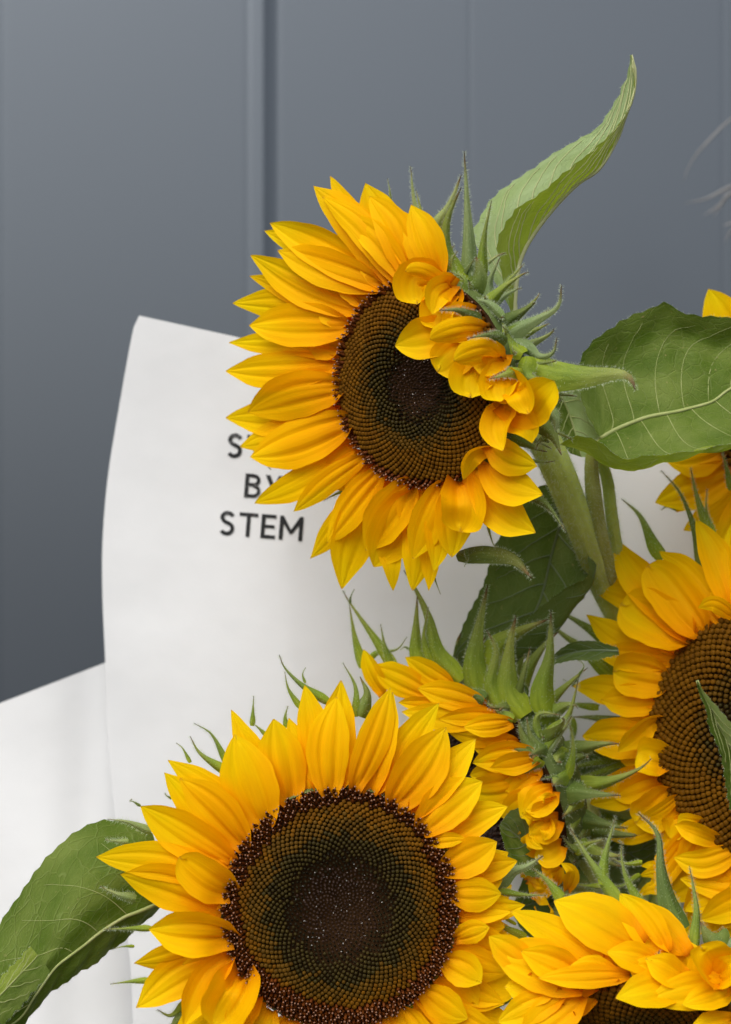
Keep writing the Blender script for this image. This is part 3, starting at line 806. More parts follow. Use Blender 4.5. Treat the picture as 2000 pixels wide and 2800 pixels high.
# folded over the disc along the right side
F1.petal((1392, 1095), (1376, 1234), 87, 'c', m=(1362, 1165), l=(1, 10, 12), cup=.4, roll=-20)
F1.petal((1412, 1120), (1456, 1212), 80, 'c', m=(1440, 1165), l=(1, 6, 6), cup=.35)
F1.petal((1385, 1035), (1446, 1132), 75, 'c', m=(1425, 1070), l=(3, 12, 12), cup=.5, roll=-15, shape=PET_ROUND)
F1.petal((1445, 1118), (1517, 1042), 105, 'c', m=(1478, 1085), l=(5, 8, 7), cup=.25, roll=0, shape=PET_ROUND)
F1.petal((1388, 1010), (1370, 1098), 96, 'c', m=(1362, 1050), l=(1, 10, 12), cup=.4, shape=PET_ROUND)
F1.petal((1330, 985), (1288, 1088), 109, 'c', m=(1294, 1040), l=(2, 12, 14), cup=.3, shape=PET_ROUND, roll=4)
F1.petal((1395, 972), (1241, 986), 68, 'c', m=(1320, 958), l=(2, 16, 17), cup=-.3, roll=30, shape=PET_ROUND)
F1.petal((1300, 918), (1196, 1018), 105, 'c', m=(1236, 975), l=(2, 12, 14), cup=.2, shape=PET_ROUND, roll=-4)
F1.petal((1262, 905), (1080, 945), 103, 'c', m=(1165, 928), l=(2, 15, 17), cup=.25, roll=-5)
F1.petal((1328, 900), (1176, 928), 64, 'c', m=(1255, 903), l=(2, 17, 19), cup=-.3, roll=28, shape=PET_ROUND)
F1.petal((1250, 800), (1205, 902), 93, 'c', m=(1205, 850), l=(2, 10, 12), cup=.5, roll=-12, shape=PET_ROUND)
F1.petal((1210, 740), (1142, 832), 96, 'c', m=(1140, 770), l=(3, 12, 13), cup=.55, roll=-8, shape=PET_ROUND)
F1.petal((1240, 775), (1182, 860), 71, 'c', m=(1196, 800), l=(3, 13, 16), cup=.3, roll=25)
F1.petal((1250, 730), (1108, 742), 46, 'c', m=(1160, 745), l=(3, 14, 15), cup=-.4, roll=35, shape=PET_ROUND)
F1.petal((1300, 866), (1222, 905), 96, 'c', m=(1258, 880), l=(2, 9, 10), cup=.3, shape=PET_ROUND)
F1.petal((1250, 790), (1170, 800), 80, 'c', m=(1210, 790), l=(1, 7, 8), cup=.3, shape=PET_ROUND)
F1.petal((1380, 962), (1295, 1005), 92, 'c', m=(1338, 975), l=(1, 9, 11), cup=.2, shape=PET_ROUND)
F1.petal((1404, 1050), (1345, 1085), 80, 'c', m=(1372, 1060), l=(1, 8, 9), cup=.2, shape=PET_ROUND)
F1.petal((1400, 1120), (1330, 1150), 70, 'c', m=(1370, 1135), l=(1, 5, 5), cup=.2, shape=PET_ROUND)
# bracts round the back
for pts, wd, mt, l in [
    ([(1172, 640), (1135, 560), (1123, 454)], 26, 'bract_pale', -7), ([(1160, 630), (1150, 570), (1138, 520)], 16, 'bract', -5),
    ([(1205, 670), (1190, 620), (1228, 560), (1262, 478)], 58, 'bract_pale', -9), ([(1285, 800), (1284, 690), (1278, 560), (1270, 413)], 50, 'bract_pale', -10),
    ([(1270, 770), (1222, 690), (1225, 600), (1262, 512)], 62, 'bract', -6), ([(1318, 770), (1325, 650), (1345, 548)], 36, 'bract', -9),
    ([(1245, 765), (1236, 715), (1252, 686)], 24, 'bract', -3), ([(1259, 820), (1270, 765), (1228, 742)], 28, 'bract', -2),
    ([(1346, 830), (1338, 775), (1368, 703)], 36, 'bract_pale', -9), ([(1330, 850), (1300, 800), (1292, 782)], 44, 'bract_dark', -6),
    ([(1290, 790), (1310, 760), (1302, 700)], 80, 'bract_dark', -7),
    ([(1375, 865), (1330, 826), (1258, 817)], 26, 'bract_pale', -2), ([(1375, 912), (1325, 870), (1310, 832), (1325, 822)], 44, 'bract', -3),
    ([(1432, 968), (1400, 945), (1375, 895), (1352, 862)], 48, 'bract', -4), ([(1360, 940), (1410, 902), (1470, 872), (1525, 838), (1536, 778)], 60, 'bract_pale', (-5, -8, -9, -10, -10)),
    ([(1390, 940), (1440, 950), (1474, 976), (1512, 965), (1524, 922)], 46, 'bract_pale', (-6, -9, -10, -10, -10)),
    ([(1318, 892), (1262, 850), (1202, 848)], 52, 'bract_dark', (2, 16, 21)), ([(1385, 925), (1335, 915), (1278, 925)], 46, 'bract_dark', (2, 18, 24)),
    ([(1425, 1012), (1385, 1022), (1338, 1036)], 50, 'bract', (2, 12, 16)), ([(1442, 975), (1440, 1030), (1505, 1045)], 56, 'bract', (-3, 0, 2)),
    ([(1475, 1150), (1510, 1190), (1536, 1245)], 62, 'bract_dark', -8), ([(1495, 1120), (1520, 1150), (1515, 1200)], 40, 'bract_pale', -9),
    ([(1500, 1200), (1478, 1205), (1466, 1228)], 26, 'bract_dark', -9),
    ([(1440, 1350), (1496, 1383), (1548, 1454)], 30, 'bract_dark', -9), ([(1332, 1390), (1335, 1440), (1350, 1490), (1362, 1491)], 16, 'bract', -10),
    ([(1180, 1550), (1192, 1590), (1205, 1625)], 9, 'bract_dark', -8), ([(1274, 1500), (1278, 1530), (1270, 1550)], 10, 'bract_dark', -8),
    ([(962, 1335), (925, 1348), (886, 1368)], 16, 'bract', -8), ([(1068, 560), (1066, 520), (1060, 488)], 10, 'bract_pale', -10), ([(745, 1260), (735, 1275), (742, 1285)], 8, 'bract_dark', -8)]:
    F1.bract(pts, wd, mt, l)
F1.bract([(1440, 1010), (1515, 1028), (1600, 1030), (1690, 1022), (1725, 1034), (1738, 1068)], 100, 'bract', (-7, -9, -9, -9, -9, -8), shape=TRI, keel=.35, roll=6)
leafA = F1.bract([(1250, 1520), (1330, 1515), (1405, 1530), (1456, 1582)], 50, 'bract_dark', (-12, -10, -8, -8), shape=LEAFY, roll=15)
F1.involucre(175, 268, 8, .20, 44, ('bract_dark', 'bract'), depth=.70, rows=((1.04, -.10),), fwd=.8)
F1.involucre(0, 360, 20, .42, 46, depth=.70)
# stem and petioles
n1 = neck1
stem(F1.root, [n1 + F1.n * .004, at(1492, 1205, .032), at(1545, 1330, .040), at(1608, 1490, .058), at(1655, 1620, .080), at(1740, 1800, .094), at(1790, 2050, .10), at(1700, 2700, .09), TIE], [.0082, .0066, .0054, .0048, .0046, .0046, .005, .006, .006], 'stem')
stem(F1.root, [at(1655, 1205, .034), at(1618, 1250, .038), at(1630, 1400, .048), at(1655, 1540, .066), at(1690, 1640, .084), at(1755, 1800, .098)], [.0022, .0034, .0038, .0044, .0046, .004], 'stem_dark', 'petiole')
stem(F1.root, [at(1600, 1190, .050), at(1655, 1290, .052), at(1672, 1400, .056), at(1692, 1530, .072), at(1730, 1650, .088), at(1780, 1820, .10)], [.002, .0026, .0028, .0030, .0034, .003], 'stem', 'petiole')
# slim folded leaf rising at the upper right
leaf(F1.root,
     [[(1403, 860, .018), (1300, 665, .030), (1310, 603, .032), (1345, 547, .032), (1388, 508, .03), (1453, 465, .028), (1513, 422, .026), (1600, 372, .024), (1640, 344, .022), (1687, 269, .02), (1719, 194, .018), (1724, 150, .017)],
      [(1402, 862, .0215), (1348, 700, .028), (1362, 630, .028), (1400, 575, .026), (1440, 530, .025), (1500, 490, .024), (1550, 450, .023), (1625, 405, .021), (1668, 360, .020), (1706, 290, .019), (1729, 205, .018), (1726, 150, .0175)],
      [(1405, 864, .022), (1413, 771, .022), (1424, 710, .022), (1457, 646, .022), (1517, 568, .021), (1582, 503, .020), (1640, 463, .019), (1691, 380, .019), (1711, 325, .018), (1731, 270, .018), (1741, 212, .018), (1727, 151, .018)],
      [(1398, 862, .018), (1358, 680, .010), (1375, 625, .010), (1409, 572, .010), (1474, 529, .010), (1539, 473, .011), (1603, 424, .012), (1640, 392, .013), (1679, 352, .014), (1711, 307, .015), (1733, 245, .016), (1726, 150, .017)]],
     ['leaf_pale', 'leaf_pale', 'leaf_under'], 2, 44, 8, 13, 'vein_light', .00034, .0014, .0006, .0009, 1.4, 1, vein_sides=(1, 0), vlen=.9)
# broad leaf at the right
leaf(F1.root,
     [[(1640, 1198, .032), (1612, 1150, .034), (1585, 1080, .036), (1579, 1001, .036), (1613, 940, .036), (1660, 902, .036), (1721, 865, .038), (1789, 838, .038), (1823, 824, .036), (1860, 850, .036), (1924, 863, .036), (2000, 867, .036), (2090, 890, .036), (2170, 950, .036), (2240, 1040, .036)],
      [(1642, 1199, .031), (1650, 1150, .036), (1650, 1100, .038), (1660, 1050, .040), (1690, 1010, .042), (1730, 980, .042), (1775, 955, .042), (1825, 935, .042), (1865, 930, .041), (1900, 940, .041), (1960, 950, .042), (2030, 950, .042), (2100, 975, .042), (2170, 1005, .04), (2240, 1045, .037)],
      [(1644, 1200, .030), (1680, 1178, .030), (1720, 1160, .030), (1765, 1143, .030), (1800, 1135, .030), (1830, 1130, .030), (1860, 1124, .030), (1890, 1116, .031), (1925, 1107, .031), (1955, 1095, .031), (2000, 1062, .032), (2060, 1045, .034), (2120, 1035, .035), (2180, 1035, .036), (2242, 1048, .037)],
      [(1600, 1228, .020), (1625, 1248, .018), (1650, 1262, .017), (1680, 1275, .016), (1711, 1283, .016), (1750, 1276, .016), (1789, 1265, .016), (1830, 1255, .016), (1890, 1238, .017), (1941, 1226, .018), (2000, 1216, .02), (2060, 1200, .024), (2120, 1170, .028), (2180, 1120, .034), (2243, 1050, .037)],
      [(1531, 1216, .012), (1558, 1197, .010), (1596, 1190, .008), (1629, 1200, .008), (1687, 1239, .009), (1721, 1252, .009), (1772, 1242, .010), (1815, 1238, .010), (1856, 1234, .011), (1941, 1220, .013), (2000, 1208, .016), (2060, 1190, .020), (2120, 1160, .026), (2180, 1110, .034), (2244, 1052, .037)]],
     ['leaf', 'leaf', 'leaf', 'leaf_under'], 2, 46, 7, 8, 'vein', .00019, .0011, .0005, .0023, 1.5, 2)
# small pale leaf behind it
leaf(F1.root,
     [[(1528, 1080, .040), (1516, 1110, .040), (1520, 1160, .040), (1528, 1200, .040), (1560, 1240, .04)],
      [(1530, 1080, .042), (1548, 1110, .044), (1566, 1160, .044), (1578, 1200, .042), (1590, 1250, .04)],
      [(1540, 1076, .042), (1590, 1060, .042), (1620, 1120, .044), (1645, 1190, .044), (1640, 1250, .04)]],
     ['leaf', 'leaf_pale'], 1, 20, 5, 4, 'vein', .0003, .0006, .0005, .0003, .6, 3)
# large dark leaf hanging behind the stem
leaf(F1.root,
     [[(1560, 1330, .068), (1474, 1331, .070), (1379, 1450, .074), (1345, 1516, .076), (1325, 1590, .078), (1290, 1660, .078), (1262, 1720, .078), (1238, 1795, .078), (1225, 1835, .078)],
      [(1566, 1330, .070), (1545, 1400, .074), (1525, 1460, .078), (1506, 1530, .080), (1490, 1600, .080), (1470, 1660, .080), (1430, 1720, .080), (1350, 1780, .080), (1228, 1836, .078)],
      [(1572, 1335, .068), (1605, 1420, .066), (1620, 1500, .064), (1622, 1570, .062), (1600, 1625, .062), (1568, 1665, .062), (1505, 1750, .064), (1400, 1815, .07), (1230, 1838, .078)],
      [(1570, 1336, .064), (1596, 1430, .056), (1606, 1510, .054), (1606, 1575, .052), (1560, 1600, .052), (1500, 1640, .052), (1445, 1690, .054), (1400, 1740, .06), (1232, 1838, .077)]],
     ['leaf_deep', 'leaf_deep', 'leaf_deep'], 1, 40, 7, 7, 'vein_dark', .0004, .0009, .0004, .0008, .8, 4)

# ------------------------------------------------------------------ sunflower at the lower left, face on
F2 = Flower('largest sunflower, lower left, facing straight out with a whole round disc', (930, 2480), -.030, (.03, -.985, .10), 326, base_at(-.02, 0))
neck2 = F2.receptacle(.45)
h2 = F2.disc(2500, .825, 1.0, .44, 300, .62)
F2.grains(60, .38, h2)
for b, t, wd, ly in [
    ((600, 2392), (262, 2343), 100, 'm'), ((612, 2487), (329, 2391), 122, 'm'), ((640, 2362), (384, 2204), 116, 'm'), ((677, 2316), (492, 2128), 112, 'f'),
    ((640, 2352), (449, 2112), 100, 'b'), ((690, 2230), (460, 2079), 80, 'b'), ((730, 2262), (642, 2008), 146, 'f'), ((720, 2100), (633, 1941), 70, 'b'),
    ((795, 2200), (749, 1966), 126, 'm'), ((838, 2186), (790, 1962), 66, 'b'), ((866, 2110), (834, 1874), 88, 'b'), ((922, 2125), (933, 1860), 96, 'b'),
    ((901, 2178), (922, 1905), 112, 'f'), ((966, 2162), (1068, 1880), 88, 'f'), ((1012, 2172), (1075, 1892), 92, 'm'), ((1072, 2206), (1221, 1989), 132, 'f'),
    ((1098, 2070), (1201, 1922), 92, 'b'), ((1125, 2230), (1301, 2021), 94, 'm'), ((1150, 2272), (1320, 2136), 118, 'f'), ((1225, 2284), (1389, 2205), 88, 'm'),
    ((1168, 2304), (1275, 2293), 40, 'f'), ((1212, 2380), (1360, 2301), 100, 'f'), ((1290, 2385), (1415, 2354), 78, 'b'), ((1233, 2444), (1372, 2444), 92, 'f'),
    ((1290, 2490), (1437, 2474), 64, 'b'), ((1255, 2508), (1398, 2493), 52, 'm'), ((1245, 2567), (1340, 2535), 62, 'f'), ((1230, 2634), (1318, 2688), 92, 'f'),
    ((1260, 2560), (1400, 2600), 100, 'b'), ((1240, 2620), (1390, 2660), 96, 'b'), ((1225, 2690), (1380, 2745), 90, 'b'),
    ((1196, 2745), (1280, 2786), 92, 'f'), ((1180, 2766), (1400, 2850), 92, 'm'), ((1120, 2790), (1190, 2890), 90, 'f'), ((1060, 2800), (1100, 2930), 84, 'm'),
    ((1000, 2806), (1010, 2920), 86, 'f'), ((930, 2808), (925, 2930), 84, 'm'), ((868, 2802), (850, 2910), 80, 'f'), ((800, 2790), (770, 2910), 76, 'm'),
    ((745, 2762), (715, 2870), 66, 'f'),
    ((517, 2600), (367, 2634), 84, 'b'), ((618, 2607), (372, 2756), 112, 'b'), ((640, 2690), (470, 2850), 110, 'b')]:
    F2.petal(b, t, wd, ly)
for b, t, wd in [((1230, 2600), (1425, 2560), 112), ((1222, 2690), (1440, 2690), 124), ((1200, 2760), (1430, 2800), 120), ((1240, 2520), (1400, 2420), 100), ((1230, 2430), (1390, 2330), 100)]:
    F2.petal(b, t, wd, 'b', l=(-4, -6, -8))
auto_petals(F2, None, 0, 360, 26, 0, .40, 108, 'b')
F2.petal((633, 2438), (488, 2344), 110, 'f', m=(570, 2405), l=(1, 7, 7), shape=PET_ROUND, cup=.15)
F2.petal((637, 2560), (408, 2541), 118, 'f', m=(545, 2548), l=(1, 8, 5), cup=.45, ribs=1.4)
F2.petal((632, 2612), (503, 2805), 84, 'm', m=(565, 2680), l=(1, 6, 5), cup=.4)
F2.petal((664, 2660), (586, 2806), 124, 'f', m=(640, 2720), l=(1, 10, 8), cup=.6, ribs=1.7, shape=PET_ROUND)
F2.petal((702, 2722), (630, 2840), 76, 'f', m=(668, 2770), l=(1, 6, 5), cup=.4)
for pts, wd, mt in [
    ([(620, 2090), (580, 2010), (532, 1978)], 20, 'bract'), ([(625, 2115), (550, 2063), (520, 2013)], 30, 'bract'), ([(522, 2085), (500, 2046), (482, 2031)], 12, 'bract'),
    ([(690, 1985), (692, 1945), (694, 1903)], 16, 'bract'), ([(728, 2010), (705, 1988), (690, 1975)], 12, 'bract'), ([(783, 1990), (780, 1960), (788, 1930)], 18, 'bract'),
    ([(900, 1922), (830, 1878), (780, 1828), (764, 1790)], 28, 'bract'), ([(824, 1936), (790, 1885), (779, 1837)], 18, 'bract'),
    ([(835, 1868), (828, 1845), (836, 1825)], 8, 'bract'), ([(970, 1960), (972, 1880), (938, 1812)], 24, 'bract'), ([(985, 1960), (1005, 1900), (985, 1850)], 52, 'bract_dark'),
    ([(415, 2275), (350, 2248), (294, 2240)], 24, 'bract_pale'), ([(352, 2302), (320, 2300), (288, 2296)], 18, 'bract_pale'), ([(372, 2458), (320, 2445), (274, 2423)], 28, 'bract_pale'),
    ([(415, 2540), (350, 2540), (284, 2541)], 20, 'bract'), ([(368, 2588), (340, 2588), (312, 2594)], 9, 'bract'), ([(410, 2680), (355, 2684), (302, 2691)], 18, 'bract'),
    ([(515, 2742), (468, 2778), (430, 2760)], 30, 'bract'), ([(530, 2770), (490, 2790), (455, 2830)], 60, 'bract_dark'),
    ([(1440, 2562), (1378, 2534), (1313, 2494)], 24, 'bract'), ([(1412, 2528), (1360, 2500), (1311, 2476)], 10, 'bract'),
    ([(1340, 2756), (1385, 2742), (1425, 2718)], 24, 'bract'), ([(1312, 2744), (1328, 2725), (1342, 2712)], 8, 'bract'),
    ([(1350, 2430), (1400, 2385), (1440, 2370), (1486, 2340)], 54, 'bract_pale'), ([(1360, 2440), (1430, 2448), (1496, 2448)], 26, 'bract'),
    ([(385, 2204), (365, 2192), (355, 2190), (362, 2185)], 8, 'bract_dark'), ([(470, 2185), (455, 2175), (452, 2168)], 6, 'bract_dark')]:
    F2.bract(pts, wd, mt, -7)
F2.auto_bracts(0, 360, 18, 60, .5)
stem(F2.root, [neck2 + F2.n * .004, F2.c + np.array([.004, .045, -.03]), F2.c + np.array([.02, .06, -.12]), TIE], [.009, .008, .0065, .006])
leaf(F2.root,
     [[(446, 2440, .012), (440, 2340, .010), (412, 2278, .010), (380, 2256, .010), (296, 2241, .008), (222, 2267, .004), (163, 2312, 0), (99, 2380, -.006), (49, 2454, -.012), (15, 2504, -.016), (-60, 2640, -.024), (-130, 2850, -.03)],
      [(448, 2450, .010), (430, 2410, .006), (400, 2375, .004), (364, 2370, .002), (320, 2385, -.002), (260, 2420, -.006), (200, 2470, -.010), (150, 2540, -.014), (110, 2600, -.018), (60, 2680, -.024), (0, 2780, -.03), (-128, 2854, -.032)],
      [(450, 2462, .010), (430, 2470, .006), (405, 2482, .002), (372, 2496, 0), (340, 2508, -.002), (276, 2548, -.006), (230, 2585, -.010), (190, 2615, -.014), (148, 2650, -.018), (95, 2725, -.024), (35, 2800, -.03), (-126, 2858, -.034)],
      [(450, 2470, .012), (436, 2482, .012), (422, 2496, .012), (400, 2512, .010), (370, 2540, .008), (300, 2598, .004), (236, 2645, -.004), (180, 2680, -.010), (138, 2710, -.014), (79, 2772, -.02), (25, 2850, -.026), (-124, 2880, -.034)]],
     ['leaf', 'leaf', 'leaf'], 2, 44, 8, 7, 'vein', .00022, .0009, .0005, .0020, 1.0, 5, vein_sides=(0,))

leaf(F2.root,
     [[(-130, 2800, -.036), (-60, 2735, -.037), (0, 2676, -.036), (40, 2636, -.034), (66, 2606, -.032), (84, 2588, -.030)],
      [(-130, 2840, -.040), (-50, 2770, -.040), (10, 2712, -.039), (55, 2664, -.036), (85, 2634, -.033), (104, 2612, -.031)],
      [(-130, 2900, -.040), (-30, 2840, -.040), (40, 2770, -.039), (88, 2716, -.036), (118, 2682, -.034), (138, 2656, -.032)]],
     ['leaf_under', 'leaf'], 1, 24, 7, 5, 'vein', .0002, .0005, .0006, .0008, 1.0, 31)

# ------------------------------------------------------------------ sunflower in the middle, seen from the side behind F2
F3 = Flower('sunflower seen from its side in the middle, half hidden, crowned with long green bracts', (1366, 2136), .070, (-.82, -.42, -.36), 290, base_at(0, .02))
F3.pn = unit((-.45, -.87, -.12)); F3.po = at(1484, 2150, .030); F3.fix = False
neck3 = F3.receptacle(.48)
F3.disc(900, 2.0, 1.0, 1.2, 0, 1.3, rmax=.84)  # all buds in the dark centre colours, standing in for shade
def p3(b, t, wd, l=(1, 5, 5), **k): F3.petal(b, t, wd, 'f', l=l, **k)
p3((1052, 1900), (995, 1776), 58, (0, 2, 2)); p3((1180, 1903), (1015, 1822), 88, (0, 2, 1)); p3((1252, 1884), (1108, 1797), 72, (0, 1, 0))
p3((1210, 1920), (1089, 1921), 40); p3((1330, 1930), (1142, 1882), 76); p3((1362, 1952), (1099, 1947), 80, (1, 6, 8)); p3((1403, 1975), (1269, 1989), 62, (1, 7, 9))
p3((1399, 1966), (1200, 1966), 54, (0, 5, 6)); p3((1390, 2012), (1222, 1998), 74, (0, 4, 5)); p3((1473, 2067), (1293, 2086), 84, (0, 4, 5)); p3((1472, 2072), (1341, 2100), 64, (1, 7, 8))
p3((1430, 2140), (1279, 2166), 104, (0, 4, 4)); p3((1440, 2110), (1285, 2120), 90, (-1, 2, 2)); p3((1420, 2030), (1290, 2040), 80, (-1, 2, 2))
for b_, t_, w_ in [((1516, 2160), (1436, 2215), 84), ((1530, 2240), (1446, 2285), 86), ((1538, 2310), (1462, 2345), 78), ((1536, 2385), (1478, 2418), 62)]: p3(b_, t_, w_, (2, 8, 8), roll=random.uniform(-30, 30))
for b_, t_, w_ in [((1480, 2095), (1352, 2150), 92), ((1492, 2180), (1372, 2235), 92), ((1500, 2250), (1392, 2330), 84), ((1505, 2330), (1425, 2400), 78), ((1510, 2400), (1450, 2450), 66), ((1478, 2130), (1395, 2190), 80)]: p3(b_, t_, w_, (0, 3, 3))
p3((1494, 2150), (1424, 2236), 92, (1, 7, 8), cup=.05, roll=-14); p3((1515, 2200), (1452, 2224), 56, (1, 9, 10), roll=25); p3((1512, 2182), (1474, 2180), 40, (1, 10, 12), roll=-25)
p3((1492, 2256), (1431, 2228), 44, (1, 9, 10)); p3((1507, 2246), (1486, 2298), 46, (1, 10, 10)); p3((1452, 2262), (1486, 2322), 34, (1, 10, 10), m=(1455, 2300)); p3((1490, 2319), (1511, 2437), 28, (1, 9, 9), m=(1496, 2380))
p3((1552, 2436), (1533, 2358), 40, (1, 8, 8), m=(1566, 2385)); p3((1520, 2420), (1540, 2370), 26, (2, 6, 6)); p3((1440, 2408), (1492, 2430), 32, (2, 8, 8)); p3((1456, 2448), (1502, 2474), 34, (2, 8, 8)); p3((1463, 2478), (1472, 2512), 14, (2, 8, 8)); p3((1500, 2470), (1516, 2510), 14, (2, 8, 8))
fx = lambda *p: [(900 + .4618 * a, 1550 + .4618 * b) for a, b in p]
for pts, wd, mt, l in [
    (fx((195, 600), (150, 420), (120, 215)), 32, 'bract', -4), (fx((400, 620), (280, 440), (125, 215), (82, 138)), 34, 'bract', -4), (fx((125, 220), (128, 180), (150, 132)), 7, 'bract_dark', -4),
    (fx((370, 600), (330, 470), (306, 340)), 22, 'bract', -3), (fx((225, 570), (280, 510), (400, 490), (462, 415)), 18, 'bract', -5), (fx((350, 680), (290, 620), (240, 585)), 22, 'bract_dark', 0),
    (fx((580, 620), (520, 480), (522, 170)), 54, 'bract', -5), (fx((780, 680), (640, 520), (590, 310), (520, 150), (443, 20)), 62, 'bract', -5), (fx((600, 590), (560, 420), (590, 235)), 24, 'bract', -4),
    (fx((480, 490), (450, 475), (422, 492)), 8, 'bract_dark', -5), (fx((880, 780), (850, 600), (880, 380), (940, 105)), 78, 'bract', -4), (fx((1020, 860), (960, 700), (990, 500), (930, 370)), 54, 'bract', -2),
    (fx((1150, 890), (1060, 740), (1070, 480), (1108, 285)), 88, 'bract', -3), (fx((1290, 880), (1270, 740), (1310, 520), (1315, 255)), 72, 'bract', -7), (fx((960, 620), (1000, 480), (1120, 390), (1300, 310)), 84, 'bract', -9),
    (fx((1100, 800), (1060, 640), (1040, 520)), 90, 'bract_dark', -6), (fx((920, 790), (840, 750), (745, 768)), 44, 'bract_dark', 2), (fx((1090, 910), (1000, 860), (910, 785)), 32, 'bract', 2),
    (fx((1230, 1110), (1150, 1000), (1120, 900)), 50, 'bract_dark', 1), (fx((1210, 1110), (1130, 1080), (1055, 1060)), 42, 'bract_dark', 2), (fx((1260, 1130), (1190, 1010), (1170, 890)), 46, 'bract_dark', 0),
    (fx((1280, 1120), (1230, 960), (1250, 870), (1380, 880)), 40, 'bract', -3), (fx((1290, 1110), (1320, 980), (1420, 880), (1480, 660)), 40, 'bract', -5), (fx((1270, 1150), (1290, 1080), (1390, 960), (1440, 880)), 34, 'bract', -2),
    (fx((1265, 1240), (1270, 1140), (1340, 1040), (1420, 930)), 30, 'bract_pale', -2), (fx((1400, 1260), (1440, 1120), (1440, 1000), (1420, 920)), 30, 'bract', -6), (fx((1250, 1130), (1180, 1200), (1145, 1250)), 44, 'bract', 2),
    (fx((1360, 1250), (1280, 1250), (1240, 1270)), 14, 'bract_dark', 1), (fx((1480, 640), (1510, 590), (1490, 555)), 6, 'bract_dark', -5)]:
    F3.bract(pts, wd, mt, l)
hx = lambda *p: [(1300 + .431 * a, 2000 + .431 * b) for a, b in p]
for pts, wd, mt, l in [
    (hx((640, 780), (700, 720), (830, 680)), 20, 'bract', -6), (hx((640, 760), (590, 720), (555, 660)), 24, 'bract_dark', -4), (hx((640, 380), (600, 330), (560, 300)), 60, 'bract_dark', -8),
    (hx((1050, 910), (940, 980), (800, 980)), 20, 'bract', -9), (hx((1060, 830), (960, 840), (850, 800)), 16, 'bract', -9), (hx((800, 990), (690, 980), (610, 960)), 20, 'bract', -7)]:
    F3.bract(pts, wd, mt, l)
F3.involucre(110, 285, 8, .26, 66, ('bract_dark', 'bract'), depth=.48, rows=((1.03, -.12), (1.0, -.22)), fwd=.7, hair=.5)
F3.involucre(0, 360, 13, .52, 62, ('bract', 'bract_dark'), depth=.48, hair=.45)
stem(F3.root, [neck3 + F3.n * .004, at(1585, 2230, .07), at(1590, 2420, .075), at(1480, 2900, .08), TIE], [.010, .009, .008, .007], 'stem_dark')
leaf(F3.root,
     [[(1560, 2330, .085), (1590, 2260, .085), (1640, 2250, .085), (1720, 2260, .085), (1800, 2300, .08)],
      [(1560, 2340, .085), (1600, 2330, .088), (1660, 2330, .088), (1730, 2330, .086), (1802, 2305, .08)],
      [(1562, 2350, .085), (1600, 2450, .085), (1660, 2470, .082), (1740, 2430, .082), (1804, 2310, .08)]],
     ['leaf_deep', 'leaf_deep'], 1, 24, 6, 5, 'vein_dark', .0004, .0008, .0003, .0006, .6, 11)
leaf(F3.root,
     [[(1500, 2360, .03), (1480, 2290, .03), (1440, 2220, .03), (1400, 2215, .03), (1370, 2250, .03)],
      [(1500, 2370, .03), (1470, 2340, .033), (1430, 2300, .034), (1400, 2275, .032), (1368, 2254, .03)],
      [(1500, 2380, .03), (1470, 2400, .03), (1420, 2380, .03), (1385, 2330, .03), (1366, 2258, .03)]],
     ['leaf_deep', 'leaf'], 1, 24, 6, 5, 'vein_dark', .0002, .0006, .0003, .0006, .6, 12)
leaf(F3.root,
     [[(1690, 1770, .05), (1620, 1752, .05), (1560, 1758, .05), (1515, 1790, .05), (1500, 1815, .05)],
      [(1692, 1780, .05), (1620, 1778, .052), (1560, 1786, .053), (1520, 1800, .052), (1500, 1817, .05)],
      [(1694, 1790, .05), (1620, 1806, .05), (1570, 1806, .05), (1525, 1815, .05), (1500, 1820, .05)]],
     ['leaf_deep', 'leaf_deep'], 1, 24, 5, 4, 'vein_dark', .0002, .0006, .0002, .0004, .6, 13)

leaf(F3.root,
     [[(1530, 2300, .10), (1560, 2230, .10), (1640, 2225, .098), (1720, 2260, .096), (1800, 2330, .09)],
      [(1530, 2310, .10), (1590, 2330, .104), (1660, 2350, .104), (1730, 2350, .10), (1802, 2335, .09)],
      [(1532, 2320, .10), (1570, 2480, .10), (1650, 2520, .098), (1740, 2470, .096), (1804, 2340, .09)]],
     ['leaf_deep', 'leaf_deep'], 1, 24, 6, 5, 'vein_dark', .0004, .0008, .0004, .0006, .6, 21)
leaf(F3.root,
     [[(1400, 2480, .07), (1440, 2390, .075), (1500, 2380, .08), (1580, 2420, .08), (1650, 2500, .08)],
      [(1400, 2490, .072), (1460, 2470, .08), (1520, 2470, .085), (1590, 2490, .084), (1652, 2506, .08)],
      [(1402, 2500, .07), (1440, 2560, .075), (1510, 2580, .08), (1590, 2560, .08), (1654, 2510, .08)]],
     ['leaf_deep', 'leaf_deep'], 1, 24, 6, 5, 'vein_dark', .0004, .0008, .0004, .0006, .6, 22)
leaf(F3.root,
     [[(1560, 2160, .095), (1590, 2060, .095), (1640, 2030, .095), (1700, 2050, .092), (1760, 2120, .09)],
      [(1562, 2166, .096), (1610, 2110, .10), (1650, 2090, .10), (1700, 2095, .098), (1762, 2126, .09)],
      [(1566, 2170, .095), (1610, 2165, .095), (1660, 2150, .095), (1710, 2150, .092), (1764, 2130, .09)]],
     ['leaf_deep', 'leaf'], 1, 24, 6, 5, 'vein_dark', .0004, .0008, .0004, .0006, .6, 23)

